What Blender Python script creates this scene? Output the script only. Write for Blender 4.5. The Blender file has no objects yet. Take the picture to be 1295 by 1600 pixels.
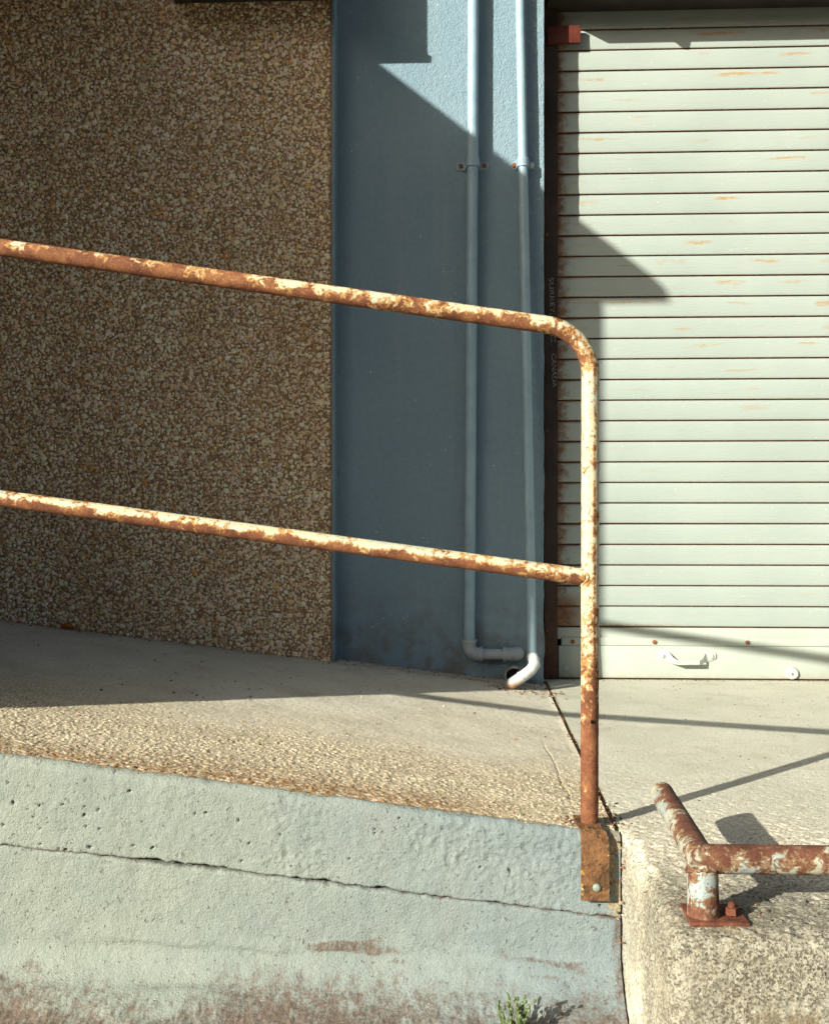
import bpy, bmesh, math, random
import numpy as np
from mathutils import Vector, Matrix

random.seed(7)
rng = np.random.default_rng(11)
scene = bpy.context.scene
C = scene.collection

# ------------------------------------------------------------------ camera
cam_d = bpy.data.cameras.new('camera')
cam_d.sensor_fit = 'VERTICAL'
cam_d.sensor_height = 24.0
cam_d.lens = 25.5
cam_d.clip_start = 0.05
cam_d.clip_end = 3000
cam = bpy.data.objects.new('camera', cam_d)
C.objects.link(cam)
cam.location = (0, 0, 0.61)
cam.rotation_euler = (math.radians(90), 0, math.atan(76 / 1700))
scene.camera = cam

# ------------------------------------------------------------------ sky, sun, exposure
SUN = Vector((1.024, 1.0, -0.54)).normalized()          # direction the light travels
elev = math.asin(-SUN.z)
azim = math.atan2(-SUN.x, -SUN.y)
world = bpy.data.worlds.new('World')
scene.world = world
world.use_nodes = True
wn = world.node_tree
bg = wn.nodes['Background']
sky = wn.nodes.new('ShaderNodeTexSky')
sky.sky_type = 'NISHITA'
sky.sun_disc = False
sky.sun_elevation = elev
sky.sun_rotation = azim % (2 * math.pi)
sky.air_density = 1.0
sky.dust_density = 3.5
sky.ozone_density = 1.0
wn.links.new(sky.outputs[0], bg.inputs[0])
bg.inputs[1].default_value = 0.078
sd = bpy.data.lights.new('sun', 'SUN')
sd.energy = 5.0
sd.angle = math.radians(0.53)
sd.color = (1.0, 0.95, 0.82)
sun = bpy.data.objects.new('sun', sd)
C.objects.link(sun)
sun.location = (-8, -8, 6)
sun.rotation_euler = SUN.to_track_quat('-Z', 'Y').to_euler()
vs = scene.view_settings
vs.view_transform = 'Standard'
vs.look = 'None'
vs.gamma = 1.0
vs.use_curve_mapping = False
vs.exposure = 1.0

# ------------------------------------------------------------------ numeric noise
def _h(ix, iy, iz, seed):
    n = (ix.astype(np.int64) * 374761393 + iy.astype(np.int64) * 668265263
         + iz.astype(np.int64) * 1274126177 + seed * 974711) & 0xFFFFFFFF
    n = ((n ^ (n >> 13)) * 1274126177) & 0xFFFFFFFF
    n = ((n ^ (n >> 16)) * 2246822519) & 0xFFFFFFFF
    return ((n ^ (n >> 15)) & 0xFFFFFF) / float(0xFFFFFF)

def vnoise(x, y, z, seed=0):
    x, y, z = np.broadcast_arrays(x, y, z)
    xi, yi, zi = np.floor(x), np.floor(y), np.floor(z)
    fx, fy, fz = x - xi, y - yi, z - zi
    ux, uy, uz = (f * f * f * (f * (f * 6 - 15) + 10) for f in (fx, fy, fz))
    r = 0
    for a in (0, 1):
        for b in (0, 1):
            for c in (0, 1):
                w = (ux if a else 1 - ux) * (uy if b else 1 - uy) * (uz if c else 1 - uz)
                r = r + w * _h(xi + a, yi + b, zi + c, seed)
    return r * 2 - 1

def fbm(x, y, z, freq, octv=4, seed=0, gain=0.5):
    a, s, t = 1.0, 0, 0
    for o in range(octv):
        s = s + a * vnoise(x * freq, y * freq, z * freq + o * 7.3, seed + o)
        t += a
        a *= gain
        freq *= 2.03
    return s / t

def cells(x, y, size, seed=0):
    """2-D cellular noise: distance to nearest point (in cells) and that cell's random value"""
    gx, gy = x / size, y / size
    ix, iy = np.floor(gx), np.floor(gy)
    best = np.full(gx.shape, 9.0)
    val = np.zeros(gx.shape)
    zz = np.zeros(gx.shape)
    for a in (-1, 0, 1):
        for b in (-1, 0, 1):
            px = ix + a + 0.15 + 0.7 * _h(ix + a, iy + b, zz, seed)
            py = iy + b + 0.15 + 0.7 * _h(ix + a, iy + b, zz + 1, seed)
            d = np.hypot(px - gx, py - gy)
            m = d < best
            best = np.where(m, d, best)
            val = np.where(m, _h(ix + a, iy + b, zz + 2, seed), val)
    return best, val

def sstep(a, b, x):
    t = np.clip((x - a) / (b - a), 0, 1)
    return t * t * (3 - 2 * t)

# ------------------------------------------------------------------ mesh helpers
def np_mesh(name, V, Fq, smooth=True):
    me = bpy.data.meshes.new(name)
    V = np.asarray(V, dtype=np.float32).reshape(-1, 3)
    Fq = np.asarray(Fq, dtype=np.int32)
    n, k = Fq.shape
    me.vertices.add(len(V))
    me.vertices.foreach_set('co', V.ravel())
    me.loops.add(n * k)
    me.loops.foreach_set('vertex_index', Fq.ravel())
    me.polygons.add(n)
    me.polygons.foreach_set('loop_start', np.arange(n, dtype=np.int32) * k)
    me.polygons.foreach_set('loop_total', np.full(n, k, dtype=np.int32))
    me.polygons.foreach_set('use_smooth', np.full(n, smooth, dtype=bool))
    me.update(calc_edges=True)
    return me

def grid_faces(n, m, flip=False):
    i, j = np.meshgrid(np.arange(n - 1), np.arange(m - 1), indexing='ij')
    a = (i * m + j).ravel()
    q = np.stack([a, a + 1, a + m + 1, a + m], 1)
    return q[:, ::-1] if flip else q

def place(o, parent=None):
    C.objects.link(o)
    if parent is not None:
        o.parent = parent
        m = parent
        inv = Matrix.Identity(4)
        chain = []
        while m is not None:
            chain.append(m)
            m = m.parent
        for c in chain:
            inv = inv @ Matrix.Identity(4)
        top = chain[-1]
        o.matrix_parent_inverse = Matrix.Translation(-top.location) if parent is top else Matrix.Identity(4)
    return o

def obj(name, me, mat, parent=None):
    o = bpy.data.objects.new(name, me)
    if mat is not None:
        if not me.materials:
            me.materials.append(mat)
    return place(o, parent)

def thing(name, label, cat, loc, group=None):
    o = bpy.data.objects.new(name, None)
    o.empty_display_size = 0.1
    o.location = loc
    C.objects.link(o)
    o['label'] = label
    o['category'] = cat
    if group:
        o['group'] = group
    return o

def tag(o, label=None, cat=None, kind=None, group=None):
    if label: o['label'] = label
    if cat: o['category'] = cat
    if kind: o['kind'] = kind
    if group: o['group'] = group
    return o

def bm_mesh(name, bm, smooth=False, angle=None):
    bmesh.ops.recalc_face_normals(bm, faces=bm.faces[:])
    me = bpy.data.meshes.new(name)
    if smooth:
        for f in bm.faces: f.smooth = True
    if angle is not None:
        for e in bm.edges:
            if len(e.link_faces) == 2 and e.calc_face_angle(0) > angle:
                e.smooth = False
    bm.to_mesh(me)
    bm.free()
    return me

def box(bm, x0, x1, y0, y1, z0, z1, bev=0.0, seg=2):
    r = bmesh.ops.create_cube(bm, size=1.0)
    vs_ = r['verts']
    for v in vs_:
        v.co = Vector(((x0 + x1) / 2 + v.co.x * (x1 - x0), (y0 + y1) / 2 + v.co.y * (y1 - y0), (z0 + z1) / 2 + v.co.z * (z1 - z0)))
    if bev > 0:
        es = list({e for v in vs_ for e in v.link_edges})
        bmesh.ops.bevel(bm, geom=es, offset=bev, segments=seg, affect='EDGES', profile=0.5)

def box_mesh(name, *a, bev=0.0, seg=2):
    bm = bmesh.new()
    box(bm, *a, bev=bev, seg=seg)
    return bm_mesh(name, bm, smooth=bev > 0, angle=math.radians(50))

def frame(t):
    t = np.asarray(t, float); t = t / np.linalg.norm(t)
    up = np.array([0, 0, 1.0]) if abs(t[2]) < 0.9 else np.array([0, 1.0, 0])
    u = np.cross(t, up); u /= np.linalg.norm(u)
    v = np.cross(u, t)
    return t, u, v

def tube_pts(path, rad, n=24):
    """rings along a path, mitred at its corners; rad scalar or list"""
    path = np.asarray(path, float)
    m = len(path)
    rad = np.full(m, rad) if np.isscalar(rad) else np.asarray(rad, float)
    ang = np.linspace(0, 2 * np.pi, n, endpoint=False)
    rings = np.zeros((m, n, 3))
    t0, u, v = frame(path[1] - path[0])
    told = t0
    for i in range(m):
        tin = path[i] - path[i - 1] if i > 0 else path[1] - path[0]
        tout = path[i + 1] - path[i] if i < m - 1 else tin
        tin = tin / np.linalg.norm(tin); tout = tout / np.linalg.norm(tout)
        # transport the frame to tin
        ax = np.cross(told, tin); sn = np.linalg.norm(ax)
        if sn > 1e-9:
            ax /= sn; an = math.atan2(sn, np.dot(told, tin))
            u = u * math.cos(an) + np.cross(ax, u) * math.sin(an) + ax * np.dot(ax, u) * (1 - math.cos(an))
        told = tin
        u = u - tin * np.dot(u, tin); u /= np.linalg.norm(u)
        v = np.cross(u, tin)
        b = tin + tout; b /= np.linalg.norm(b)
        q = rad[i] * (np.cos(ang)[:, None] * u + np.sin(ang)[:, None] * v)
        q = q - (q @ b)[:, None] / np.dot(tin, b) * tin
        rings[i] = path[i] + q
    return rings

def tube_mesh(name, path, rad, n=24, caps=True, disp=None, smooth=True):
    R = tube_pts(path, rad, n)
    m = len(R)
    V = R.reshape(-1, 3)
    if disp is not None:
        cen = np.repeat(np.asarray(path, float), n, axis=0)
        d = V - cen
        d /= np.maximum(np.linalg.norm(d, axis=1), 1e-9)[:, None]
        V = V + d * disp(V)[:, None]
    i, j = np.meshgrid(np.arange(m - 1), np.arange(n), indexing='ij')
    a = (i * n + j).ravel(); b = (i * n + (j + 1) % n).ravel()
    Q = np.stack([a, b, b + n, a + n], 1)
    if caps:
        V = np.vstack([V, np.asarray(path[0], float)[None], np.asarray(path[-1], float)[None]])
        k = np.arange(n)
        c0 = m * n; c1 = c0 + 1
        F0 = np.stack([np.full(n, c0), (k + 1) % n, k, k], 1)
        bm_needed = True
        me = bpy.data.meshes.new(name)
        faces = Q.tolist() + [[c0, (x + 1) % n, x] for x in range(n)] + [[c1, (m - 1) * n + x, (m - 1) * n + (x + 1) % n] for x in range(n)]
        me.from_pydata(V.tolist(), [], faces)
    else:
        me = bpy.data.meshes.new(name)
        me.from_pydata(V.tolist(), [], Q.tolist())
    me.polygons.foreach_set('use_smooth', np.full(len(me.polygons), smooth, dtype=bool))
    bm = bmesh.new(); bm.from_mesh(me)
    bmesh.ops.recalc_face_normals(bm, faces=bm.faces[:])
    for e in bm.edges:
        if len(e.link_faces) == 2 and e.calc_face_angle(0) > math.radians(55): e.smooth = False
    bm.to_mesh(me); bm.free()
    return me

def resample(path, step):
    path = [np.asarray(p, float) for p in path]
    out = [path[0]]
    for a, b in zip(path[:-1], path[1:]):
        L = np.linalg.norm(b - a)
        k = max(1, int(round(L / step)))
        for i in range(1, k + 1):
            out.append(a + (b - a) * i / k)
    return np.array(out)

def disc_bolt(bm, c, r, h, axis='y', n=12, dome=0.35):
    """a low domed bolt head standing out along -axis (towards the street)"""
    base = []; rows = []
    for (rr, hh) in ((1.0, 0.0), (1.0, h * (1 - dome)), (0.8, h * (1 - dome * 0.4)), (0.45, h)):
        row = []
        for k in range(n):
            a = 2 * math.pi * k / n
            if axis == 'y':
                p = (c[0] + rr * r * math.cos(a), c[1] - hh, c[2] + rr * r * math.sin(a))
            else:
                p = (c[0] + rr * r * math.cos(a), c[1] + rr * r * math.sin(a), c[2] + hh)
            row.append(bm.verts.new(p))
        rows.append(row)
    for ra, rb in zip(rows[:-1], rows[1:]):
        for k in range(n):
            bm.faces.new((ra[k], ra[(k + 1) % n], rb[(k + 1) % n], rb[k]))
    bm.faces.new(rows[-1]); bm.faces.new(rows[0][::-1])

def bolt_mesh(name, c, r, h, axis='y', n=14, dome=0.35):
    bm = bmesh.new(); disc_bolt(bm, c, r, h, axis, n, dome)
    return bm_mesh(name, bm, smooth=True, angle=math.radians(60))

# ------------------------------------------------------------------ node helpers
class M:
    def __init__(s, name, rough=0.8, spec=0.3):
        s.m = bpy.data.materials.new(name)
        s.m.use_nodes = True
        s.t = s.m.node_tree
        s.b = s.t.nodes['Principled BSDF']
        s.b.inputs['Roughness'].default_value = rough
        s.b.inputs['Specular IOR Level'].default_value = spec
        s._pos = None
    def n(s, kind, **kw):
        x = s.t.nodes.new(kind)
        for k, v in kw.items(): setattr(x, k, v)
        return x
    def put(s, sock, v):
        if isinstance(v, bpy.types.NodeSocket): s.t.links.new(v, sock)
        elif isinstance(v, (tuple, list)) and sock.type == 'RGBA': sock.default_value = (*v, 1.0) if len(v) == 3 else v
        else: sock.default_value = v
    def pos(s):
        if s._pos is None:
            s._pos = s.n('ShaderNodeTexCoord').outputs['Object']
        return s._pos
    def xyz(s, v=None):
        x = s.n('ShaderNodeSeparateXYZ'); s.put(x.inputs[0], v or s.pos()); return x.outputs
    def map(s, scale, loc=(0, 0, 0), v=None):
        x = s.n('ShaderNodeMapping'); s.put(x.inputs[0], v or s.pos())
        x.inputs['Scale'].default_value = scale; x.inputs['Location'].default_value = loc
        return x.outputs[0]
    def noise(s, scale, detail=4, rough=0.55, v=None, dist=0.0, color=False):
        x = s.n('ShaderNodeTexNoise'); s.put(x.inputs['Vector'], v or s.pos())
        x.inputs['Scale'].default_value = scale; x.inputs['Detail'].default_value = detail
        x.inputs['Roughness'].default_value = rough; x.inputs['Distortion'].default_value = dist
        return x.outputs[1 if color else 0]
    def vor(s, scale, v=None, feature='F1', out='Distance', rand=1.0):
        x = s.n('ShaderNodeTexVoronoi', feature=feature); s.put(x.inputs['Vector'], v or s.pos())
        x.inputs['Scale'].default_value = scale; x.inputs['Randomness'].default_value = rand
        return x.outputs[out]
    def math(s, op, a, b=0.0, c=0.0, clamp=False):
        x = s.n('ShaderNodeMath', operation=op, use_clamp=clamp)
        s.put(x.inputs[0], a); s.put(x.inputs[1], b); s.put(x.inputs[2], c)
        return x.outputs[0]
    def ss(s, a, b, v):
        x = s.n('ShaderNodeMapRange', interpolation_type='SMOOTHSTEP')
        s.put(x.inputs[0], v); s.put(x.inputs[1], a); s.put(x.inputs[2], b)
        return x.outputs[0]
    def mix(s, f, a, b, mode='MIX'):
        x = s.n('ShaderNodeMix', data_type='RGBA', blend_type=mode)
        s.put(x.inputs[0], f); s.put(x.inputs[6], a); s.put(x.inputs[7], b)
        return x.outputs[2]
    def ramp(s, v, stops, interp='LINEAR'):
        x = s.n('ShaderNodeValToRGB'); s.put(x.inputs[0], v)
        cr = x.color_ramp; cr.interpolation = interp
        while len(cr.elements) < len(stops): cr.elements.new(0.5)
        for e, (p, c) in zip(cr.elements, stops):
            e.position = p; e.color = (*c, 1.0) if len(c) == 3 else c
        return x.outputs[0]
    def attr(s, name, out='Fac'):
        x = s.n('ShaderNodeAttribute'); x.attribute_name = name; return x.outputs[out]
    def bump(s, h, dist=0.002, strength=1.0, prev=None):
        x = s.n('ShaderNodeBump'); s.put(x.inputs['Height'], h)
        x.inputs['Distance'].default_value = dist; x.inputs['Strength'].default_value = strength
        if prev is not None: s.put(x.inputs['Normal'], prev)
        return x.outputs[0]
    def done(s, color=None, normal=None, rough=None, metal=None):
        if color is not None: s.put(s.b.inputs['Base Color'], color)
        if normal is not None: s.put(s.b.inputs['Normal'], normal)
        if rough is not None: s.put(s.b.inputs['Roughness'], rough)
        if metal is not None: s.put(s.b.inputs['Metallic'], metal)
        return s.m

MAT = {}
def make_materials():
    # ---- crushed pebbles
    m = M('pebble_stone', 0.55, 0.35)
    c = m.attr('tone', 'Color')
    c = m.mix(0.35, c, m.mix(1.0, c, m.ramp(m.noise(260, 3), [(0.3, (0.45, 0.42, 0.38)), (0.7, (1.25, 1.2, 1.1))]), 'MULTIPLY'))
    st = m.noise(1.0, 5, 0.6, m.map((5, 5, 1.2)))
    c = m.mix(1.0, c, m.ramp(st, [(0.32, (0.84, 0.77, 0.68)), (0.52, (1.0, 1.0, 1.0))]), 'MULTIPLY')
    MAT['pebble'] = m.done(c)
    m = M('pebble_mortar', 0.95, 0.1)
    c = m.ramp(m.noise(90, 5), [(0.3, (0.19, 0.12, 0.065)), (0.7, (0.40, 0.28, 0.165))])
    MAT['mortar'] = m.done(c, m.bump(m.noise(300, 4), 0.002))
    # ---- blue pier paint
    m = M('blue_wall_paint', 0.62, 0.3)
    big = m.noise(2.2, 4); fine = m.noise(60, 4)
    c = m.ramp(big, [(0.3, (0.154, 0.240, 0.297)), (0.7, (0.198, 0.280, 0.329))])
    c = m.mix(0.25, c, m.ramp(fine, [(0.35, (0.138, 0.215, 0.273)), (0.65, (0.217, 0.306, 0.352))]))
    z = m.xyz()[2]
    dirt = m.math('MULTIPLY', m.ss(0.42, 0.0, z), m.ss(0.40, 0.62, m.noise(14, 6)))
    c = m.mix(m.math('MULTIPLY', dirt, 0.8), c, (0.13, 0.115, 0.095))
    run = m.ss(0.52, 0.72, m.noise(1.0, 5, 0.6, m.map((16, 16, 0.9))))
    c = m.mix(m.math('MULTIPLY', run, 0.22), c, (0.27, 0.33, 0.36))
    spk = m.ss(0.12, 0.06, m.vor(38))
    c = m.mix(m.math('MULTIPLY', spk, m.ss(0.55, 0.62, m.noise(7, 2))), c, (0.55, 0.52, 0.46))
    h = m.math('ADD', m.noise(170, 3, 0.5), m.math('MULTIPLY', m.noise(60, 2), 0.6))
    MAT['blue'] = m.done(c, m.bump(h, 0.0050, 1.0))
    # ---- conduit paint
    m = M('conduit_paint', 0.45, 0.45)
    c = m.ramp(m.noise(16, 5), [(0.3, (0.205, 0.315, 0.39)), (0.7, (0.28, 0.395, 0.455))])
    c = m.mix(m.ss(0.66, 0.72, m.noise(120, 3)), c, (0.42, 0.48, 0.48))
    MAT['conduit'] = m.done(c, m.bump(m.noise(140, 3), 0.0006))
    m = M('grey_fitting_plastic', 0.5, 0.4)
    z = m.xyz()[2]
    c = m.ramp(m.noise(22, 5), [(0.3, (0.25, 0.30, 0.335)), (0.7, (0.34, 0.38, 0.40))])
    c = m.mix(m.math('MULTIPLY', m.ss(0.14, 0.06, z), m.ss(0.4, 0.7, m.noise(30, 5))), c, (0.16, 0.10, 0.06))
    MAT['fitting'] = m.done(c, m.bump(m.noise(140, 3), 0.0006))
    m = M('white_plastic', 0.4, 0.45)
    z = m.xyz()[2]
    c = m.ramp(m.noise(30, 5), [(0.3, (0.46, 0.49, 0.48)), (0.7, (0.6, 0.62, 0.6))])
    c = m.mix(m.math('MULTIPLY', m.ss(0.075, 0.03, m.math('ADD', z, m.math('MULTIPLY', m.noise(50, 5), 0.03))), 0.9), c, (0.30, 0.13, 0.035))
    MAT['white_pipe'] = m.done(c)
    # ---- roller shutter
    m = M('shutter_enamel', 0.5, 0.35)
    X, Y_, Z = m.xyz()
    c = m.ramp(m.noise(3.0, 5), [(0.3, (0.275, 0.322, 0.298)), (0.7, (0.315, 0.363, 0.333))])
    streak = m.noise(1.0, 5, 0.6, m.map((3.0, 3, 160)))
    c = m.mix(m.math('MULTIPLY', m.ss(0.52, 0.75, streak), 0.22), c, (0.240, 0.248, 0.200))
    fr = m.math('FRACT', m.math('DIVIDE', m.math('SUBTRACT', Z, 0.189), 0.0752))
    wob = m.math('MULTIPLY', m.math('SUBTRACT', m.noise(1.6, 2, 0.5, m.map((1, 1, 13.3))), 0.5), 0.9)
    d = m.math('ABSOLUTE', m.math('SUBTRACT', fr, m.math('ADD', 0.62, wob)))
    band = m.ss(0.11, 0.015, m.math('ADD', d, m.math('MULTIPLY', m.math('SUBTRACT', m.noise(90, 4), 0.5), 0.16)))
    spot = m.ss(0.52, 0.63, m.noise(1.0, 3, 0.5, m.map((5.5, 5, 13.3))))
    grit = m.ss(0.30, 0.60, m.noise(1.0, 5, 0.7, m.map((45, 40, 260))))
    high = m.math('ADD', m.math('MULTIPLY', m.ss(0.7, 1.5, Z), 0.85), 0.12)
    f = m.math('MULTIPLY', m.math('MULTIPLY', m.math('MULTIPLY', band, spot), grit), high)
    c = m.mix(m.math('MULTIPLY', f, m.ss(0.25, 0.5, m.noise(2.3, 3))), c, (0.33, 0.18, 0.05))
    # rust creeping from the guide channel and along the lowest slat
    en = m.noise(28, 6, 0.65)
    edge = m.ss(0.0, 0.05, m.math('SUBTRACT', m.math('ADD', 0.381, m.math('MULTIPLY', m.math('SUBTRACT', en, 0.42), 0.13)), X))
    gaps = m.math('MULTIPLY', m.ss(0.15, 0.02, m.math('PINGPONG', fr, 0.5)), m.ss(0.47, 0.36, X))
    low = m.math('MULTIPLY', m.ss(0.34, 0.27, Z), m.math('MULTIPLY', m.ss(0.50, 0.36, X), m.ss(0.30, 0.46, m.noise(9, 5))))
    seam = m.math('MULTIPLY', m.ss(0.207, 0.19, m.math('ADD', Z, m.math('MULTIPLY', m.math('SUBTRACT', en, 0.5), 0.03))), m.math('MULTIPLY', m.ss(0.95, 0.45, X), m.ss(0.185, 0.19, Z)))
    r = m.math('MAXIMUM', m.math('MAXIMUM', edge, m.math('MULTIPLY', gaps, 0.8)), m.math('MAXIMUM', low, seam))
    rc = m.ramp(m.noise(40, 5), [(0.3, (0.06, 0.026, 0.014)), (0.7, (0.27, 0.115, 0.04))])
    c = m.mix(m.math('MULTIPLY', r, 0.92), c, rc)
    flk = m.ss(0.06, 0.035, m.vor(26))
    c = m.mix(m.math('MULTIPLY', flk, 0.6), c, (0.6, 0.62, 0.56))
    MAT['slat'] = m.done(c, m.bump(m.math('ADD', m.noise(30, 3, 0.5, m.map((1, 1, 6))), m.math('MULTIPLY', m.noise(5, 2), 1.2)), 0.0014, 0.7), m.ramp(r, [(0, (0.45,) * 3), (1, (0.9,) * 3)]))
    m = M('shutter_seam_rust', 0.95, 0.1)
    MAT['seam'] = m.done(m.ramp(m.noise(60, 4), [(0.3, (0.07, 0.030, 0.014)), (0.7, (0.22, 0.095, 0.04))]))
    m = M('bottom_bar_enamel', 0.45, 0.4)
    X, Y_, Z = m.xyz()
    c = m.ramp(m.noise(5, 5), [(0.3, (0.316, 0.356, 0.314)), (0.7, (0.364, 0.403, 0.358))])
    c = m.mix(m.math('MULTIPLY', m.ss(0.03, 0.0, m.math('ADD', Z, m.math('MULTIPLY', m.math('SUBTRACT', m.noise(40, 5), 0.45), 0.05))), 0.6), c, (0.34, 0.27, 0.18))
    c = m.mix(m.math('MULTIPLY', m.ss(0.62, 0.70, m.noise(55, 4)), 0.3), c, (0.36, 0.33, 0.27))
    MAT['bar'] = m.done(c, m.bump(m.noise(20, 3), 0.001, 0.5))
    m = M('galvanised_steel', 0.38, 0.5)
    c = m.ramp(m.noise(70, 4), [(0.3, (0.47, 0.49, 0.46)), (0.7, (0.66, 0.68, 0.64))])
    MAT['galv'] = m.done(c, m.bump(m.noise(200, 2), 0.0004), None, 0.35)
    m = M('rusty_bolt_steel', 0.9, 0.2)
    MAT['rustbolt'] = m.done(m.ramp(m.noise(120, 4), [(0.3, (0.09, 0.035, 0.018)), (0.7, (0.34, 0.13, 0.05))]), m.bump(m.noise(300, 3), 0.001))
    m = M('dark_guide_steel', 0.7, 0.3)
    z = m.xyz()[2]
    c = m.ramp(m.noise(9, 5), [(0.3, (0.030, 0.019, 0.015)), (0.7, (0.062, 0.040, 0.031))])
    rz = m.math('MULTIPLY', m.ss(0.75, 0.1, m.math('ADD', z, m.math('MULTIPLY', m.noise(6, 4), 0.5))), 0.85)
    c = m.mix(rz, c, m.ramp(m.noise(45, 5), [(0.3, (0.055, 0.024, 0.014)), (0.7, (0.15, 0.062, 0.03))]))
    c = m.mix(m.ss(0.05, 0.03, m.vor(30)), c, (0.33, 0.25, 0.19))
    MAT['guide'] = m.done(c, m.bump(m.noise(90, 4), 0.001))
    m = M('faded_lettering', 0.8, 0.2)
    MAT['letter'] = m.done(m.ramp(m.noise(220, 4), [(0.42, (0.06, 0.045, 0.038)), (0.55, (0.34, 0.31, 0.28))]))
    m = M('red_oxide_steel', 0.6, 0.3)
    MAT['redox'] = m.done(m.ramp(m.noise(30, 4), [(0.3, (0.06, 0.010, 0.006)), (0.7, (0.11, 0.025, 0.014))]))
    # ---- peeling paint on rusty pipe
    def rail_mat(name, rustA, rustB, rustC, under, paint, alt, seed, altamt=0.3):
        m = M(name, 0.8, 0.25)
        p = m.map((1, 1, 1), (seed, seed * 1.7, seed * 0.6))
        amt = m.attr('paint')
        n1 = m.noise(19, 3, 0.5, p); n2 = m.noise(62, 6, 0.65, p, 0.8); n3 = m.noise(210, 4, 0.6, p)
        k = m.math('ADD', m.math('MULTIPLY', n1, 0.50), m.math('ADD', m.math('MULTIPLY', n2, 0.60), m.math('MULTIPLY', n3, 0.16)))
        # the noise k centres on .53; amt .5 leaves half the pipe painted
        t = m.math('ADD', k, m.math('MULTIPLY', m.math('SUBTRACT', amt, 0.5), 0.36))
        mp = m.ss(0.632, 0.645, t)
        mu = m.ss(0.555, 0.64, m.math('ADD', t, m.math('MULTIPLY', m.math('SUBTRACT', m.noise(33, 5, 0.6, p), 0.5), 0.10)))
        rust = m.ramp(m.noise(26, 6, 0.65, p), [(0.28, rustA), (0.5, rustB), (0.72, rustC)])
        rust = m.mix(0.35, rust, m.mix(1.0, rust, m.ramp(n3, [(0.35, (0.35, 0.3, 0.3)), (0.6, (1.3, 1.25, 1.2))]), 'MULTIPLY'))
        pc = m.mix(m.math('MULTIPLY', m.ss(0.45, 0.6, m.noise(17, 4, 0.5, m.map((1, 1, 1), (seed + 5, 3, 1)))), altamt * 2), paint, alt)
        pc = m.mix(m.math('MULTIPLY', m.ss(0.42, 0.70, m.noise(75, 5, 0.65, p)), 0.4), pc, under)
        pc = m.mix(m.math('MULTIPLY', m.ss(0.60, 0.66, m.noise(150, 4, 0.65, p)), 0.7), pc, rustB)
        c = m.mix(mu, rust, under)
        c = m.mix(mp, c, pc)
        h = m.math('ADD', m.math('MULTIPLY', mp, 1.0), m.math('MULTIPLY', m.math('MULTIPLY', n3, m.math('SUBTRACT', 1.0, mp)), 1.2))
        h = m.math('ADD', h, m.math('MULTIPLY', n2, 0.8))
        rg = m.ramp(mp, [(0, (0.88,) * 3), (1, (0.55,) * 3)])
        return m.done(c, m.bump(h, 0.0012, 1.0), rg)
    MAT['rail'] = rail_mat('peeling_cream_rail', (0.080, 0.033, 0.017), (0.158, 0.062, 0.030), (0.268, 0.126, 0.052), (0.400, 0.235, 0.080), (0.500, 0.455, 0.300), (0.323, 0.391, 0.327), 0.0)
    MAT['lowrail'] = rail_mat('flaking_maroon_rail', (0.055, 0.022, 0.014), (0.115, 0.047, 0.029), (0.178, 0.089, 0.047), (0.212, 0.140, 0.076), (0.357, 0.357, 0.281), (0.255, 0.323, 0.319), 3.1, 0.45)
    m = M('rusty_bracket_steel', 0.9, 0.2)
    c = m.ramp(m.noise(38, 6, 0.65), [(0.28, (0.06, 0.03, 0.016)), (0.5, (0.145, 0.074, 0.034)), (0.72, (0.23, 0.112, 0.042))])
    c = m.mix(m.ss(0.62, 0.65, m.noise(34, 5, 0.6, m.map((1, 1, 1), (4, 2, 9)))), c, (0.44, 0.23, 0.05))
    c = m.mix(m.ss(0.69, 0.71, m.noise(26, 5, 0.6, m.map((1, 1, 1), (1, 7, 3)))), c, (0.62, 0.60, 0.45))
    blo = m.ss(0.5, 0.62, m.noise(22, 6, 0.7, m.map((1, 1, 1), (8, 1, 5))))
    c = m.mix(m.math('MULTIPLY', blo, 0.75), c, (0.055, 0.032, 0.018))
    MAT['bracket'] = m.done(c, m.bump(m.math('ADD', m.noise(150, 5), m.math('MULTIPLY', blo, -0.5)), 0.004))
    m = M('red_rust_plate', 0.9, 0.2)
    MAT['plate'] = m.done(m.ramp(m.noise(60, 6, 0.65), [(0.28, (0.05, 0.019, 0.012)), (0.72, (0.19, 0.066, 0.036))]), m.bump(m.noise(180, 5), 0.002))
    m = M('pale_painted_bolt', 0.5, 0.4)
    MAT['palebolt'] = m.done(m.ramp(m.noise(120, 3), [(0.3, (0.15, 0.19, 0.165)), (0.7, (0.23, 0.27, 0.225))]))
    m = M('drill_hole_shadow', 1.0, 0.0)
    MAT['hole'] = m.done((0.012, 0.008, 0.006))
    # ---- concrete
    def concrete(name, lo, hi, agg, seed, dirtcol, rough_amt, gscale, pitscale=150, wcol=(0.66, 0.645, 0.62), pitcol=(0.12, 0.095, 0.062)):
        m = M(name, 0.9, 0.2)
        p = m.map((1, 1, 1), (seed, seed, 0))
        c = m.ramp(m.noise(3.2, 6, 0.6, p), [(0.3, lo), (0.7, hi)])
        # individual grains of aggregate
        v = m.vor(gscale, p, 'F1', 'Color')
        sp = m.n('ShaderNodeSeparateColor'); m.put(sp.inputs[0], v)
        grain = m.ramp(sp.outputs[0], [(0.0, (0.13, 0.10, 0.06)), (0.22, (0.36, 0.30, 0.20)), (0.45, (0.64, 0.58, 0.44)), (0.85, (0.80, 0.75, 0.60)), (1.0, (0.42, 0.37, 0.32))])
        rough = m.attr('rough')
        c = m.mix(m.math('MULTIPLY', rough, agg), c, grain)
        c = m.mix(m.attr('weather'), c, m.mix(1.0, c, wcol, 'MULTIPLY'))
        st = m.attr('stain')
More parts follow.
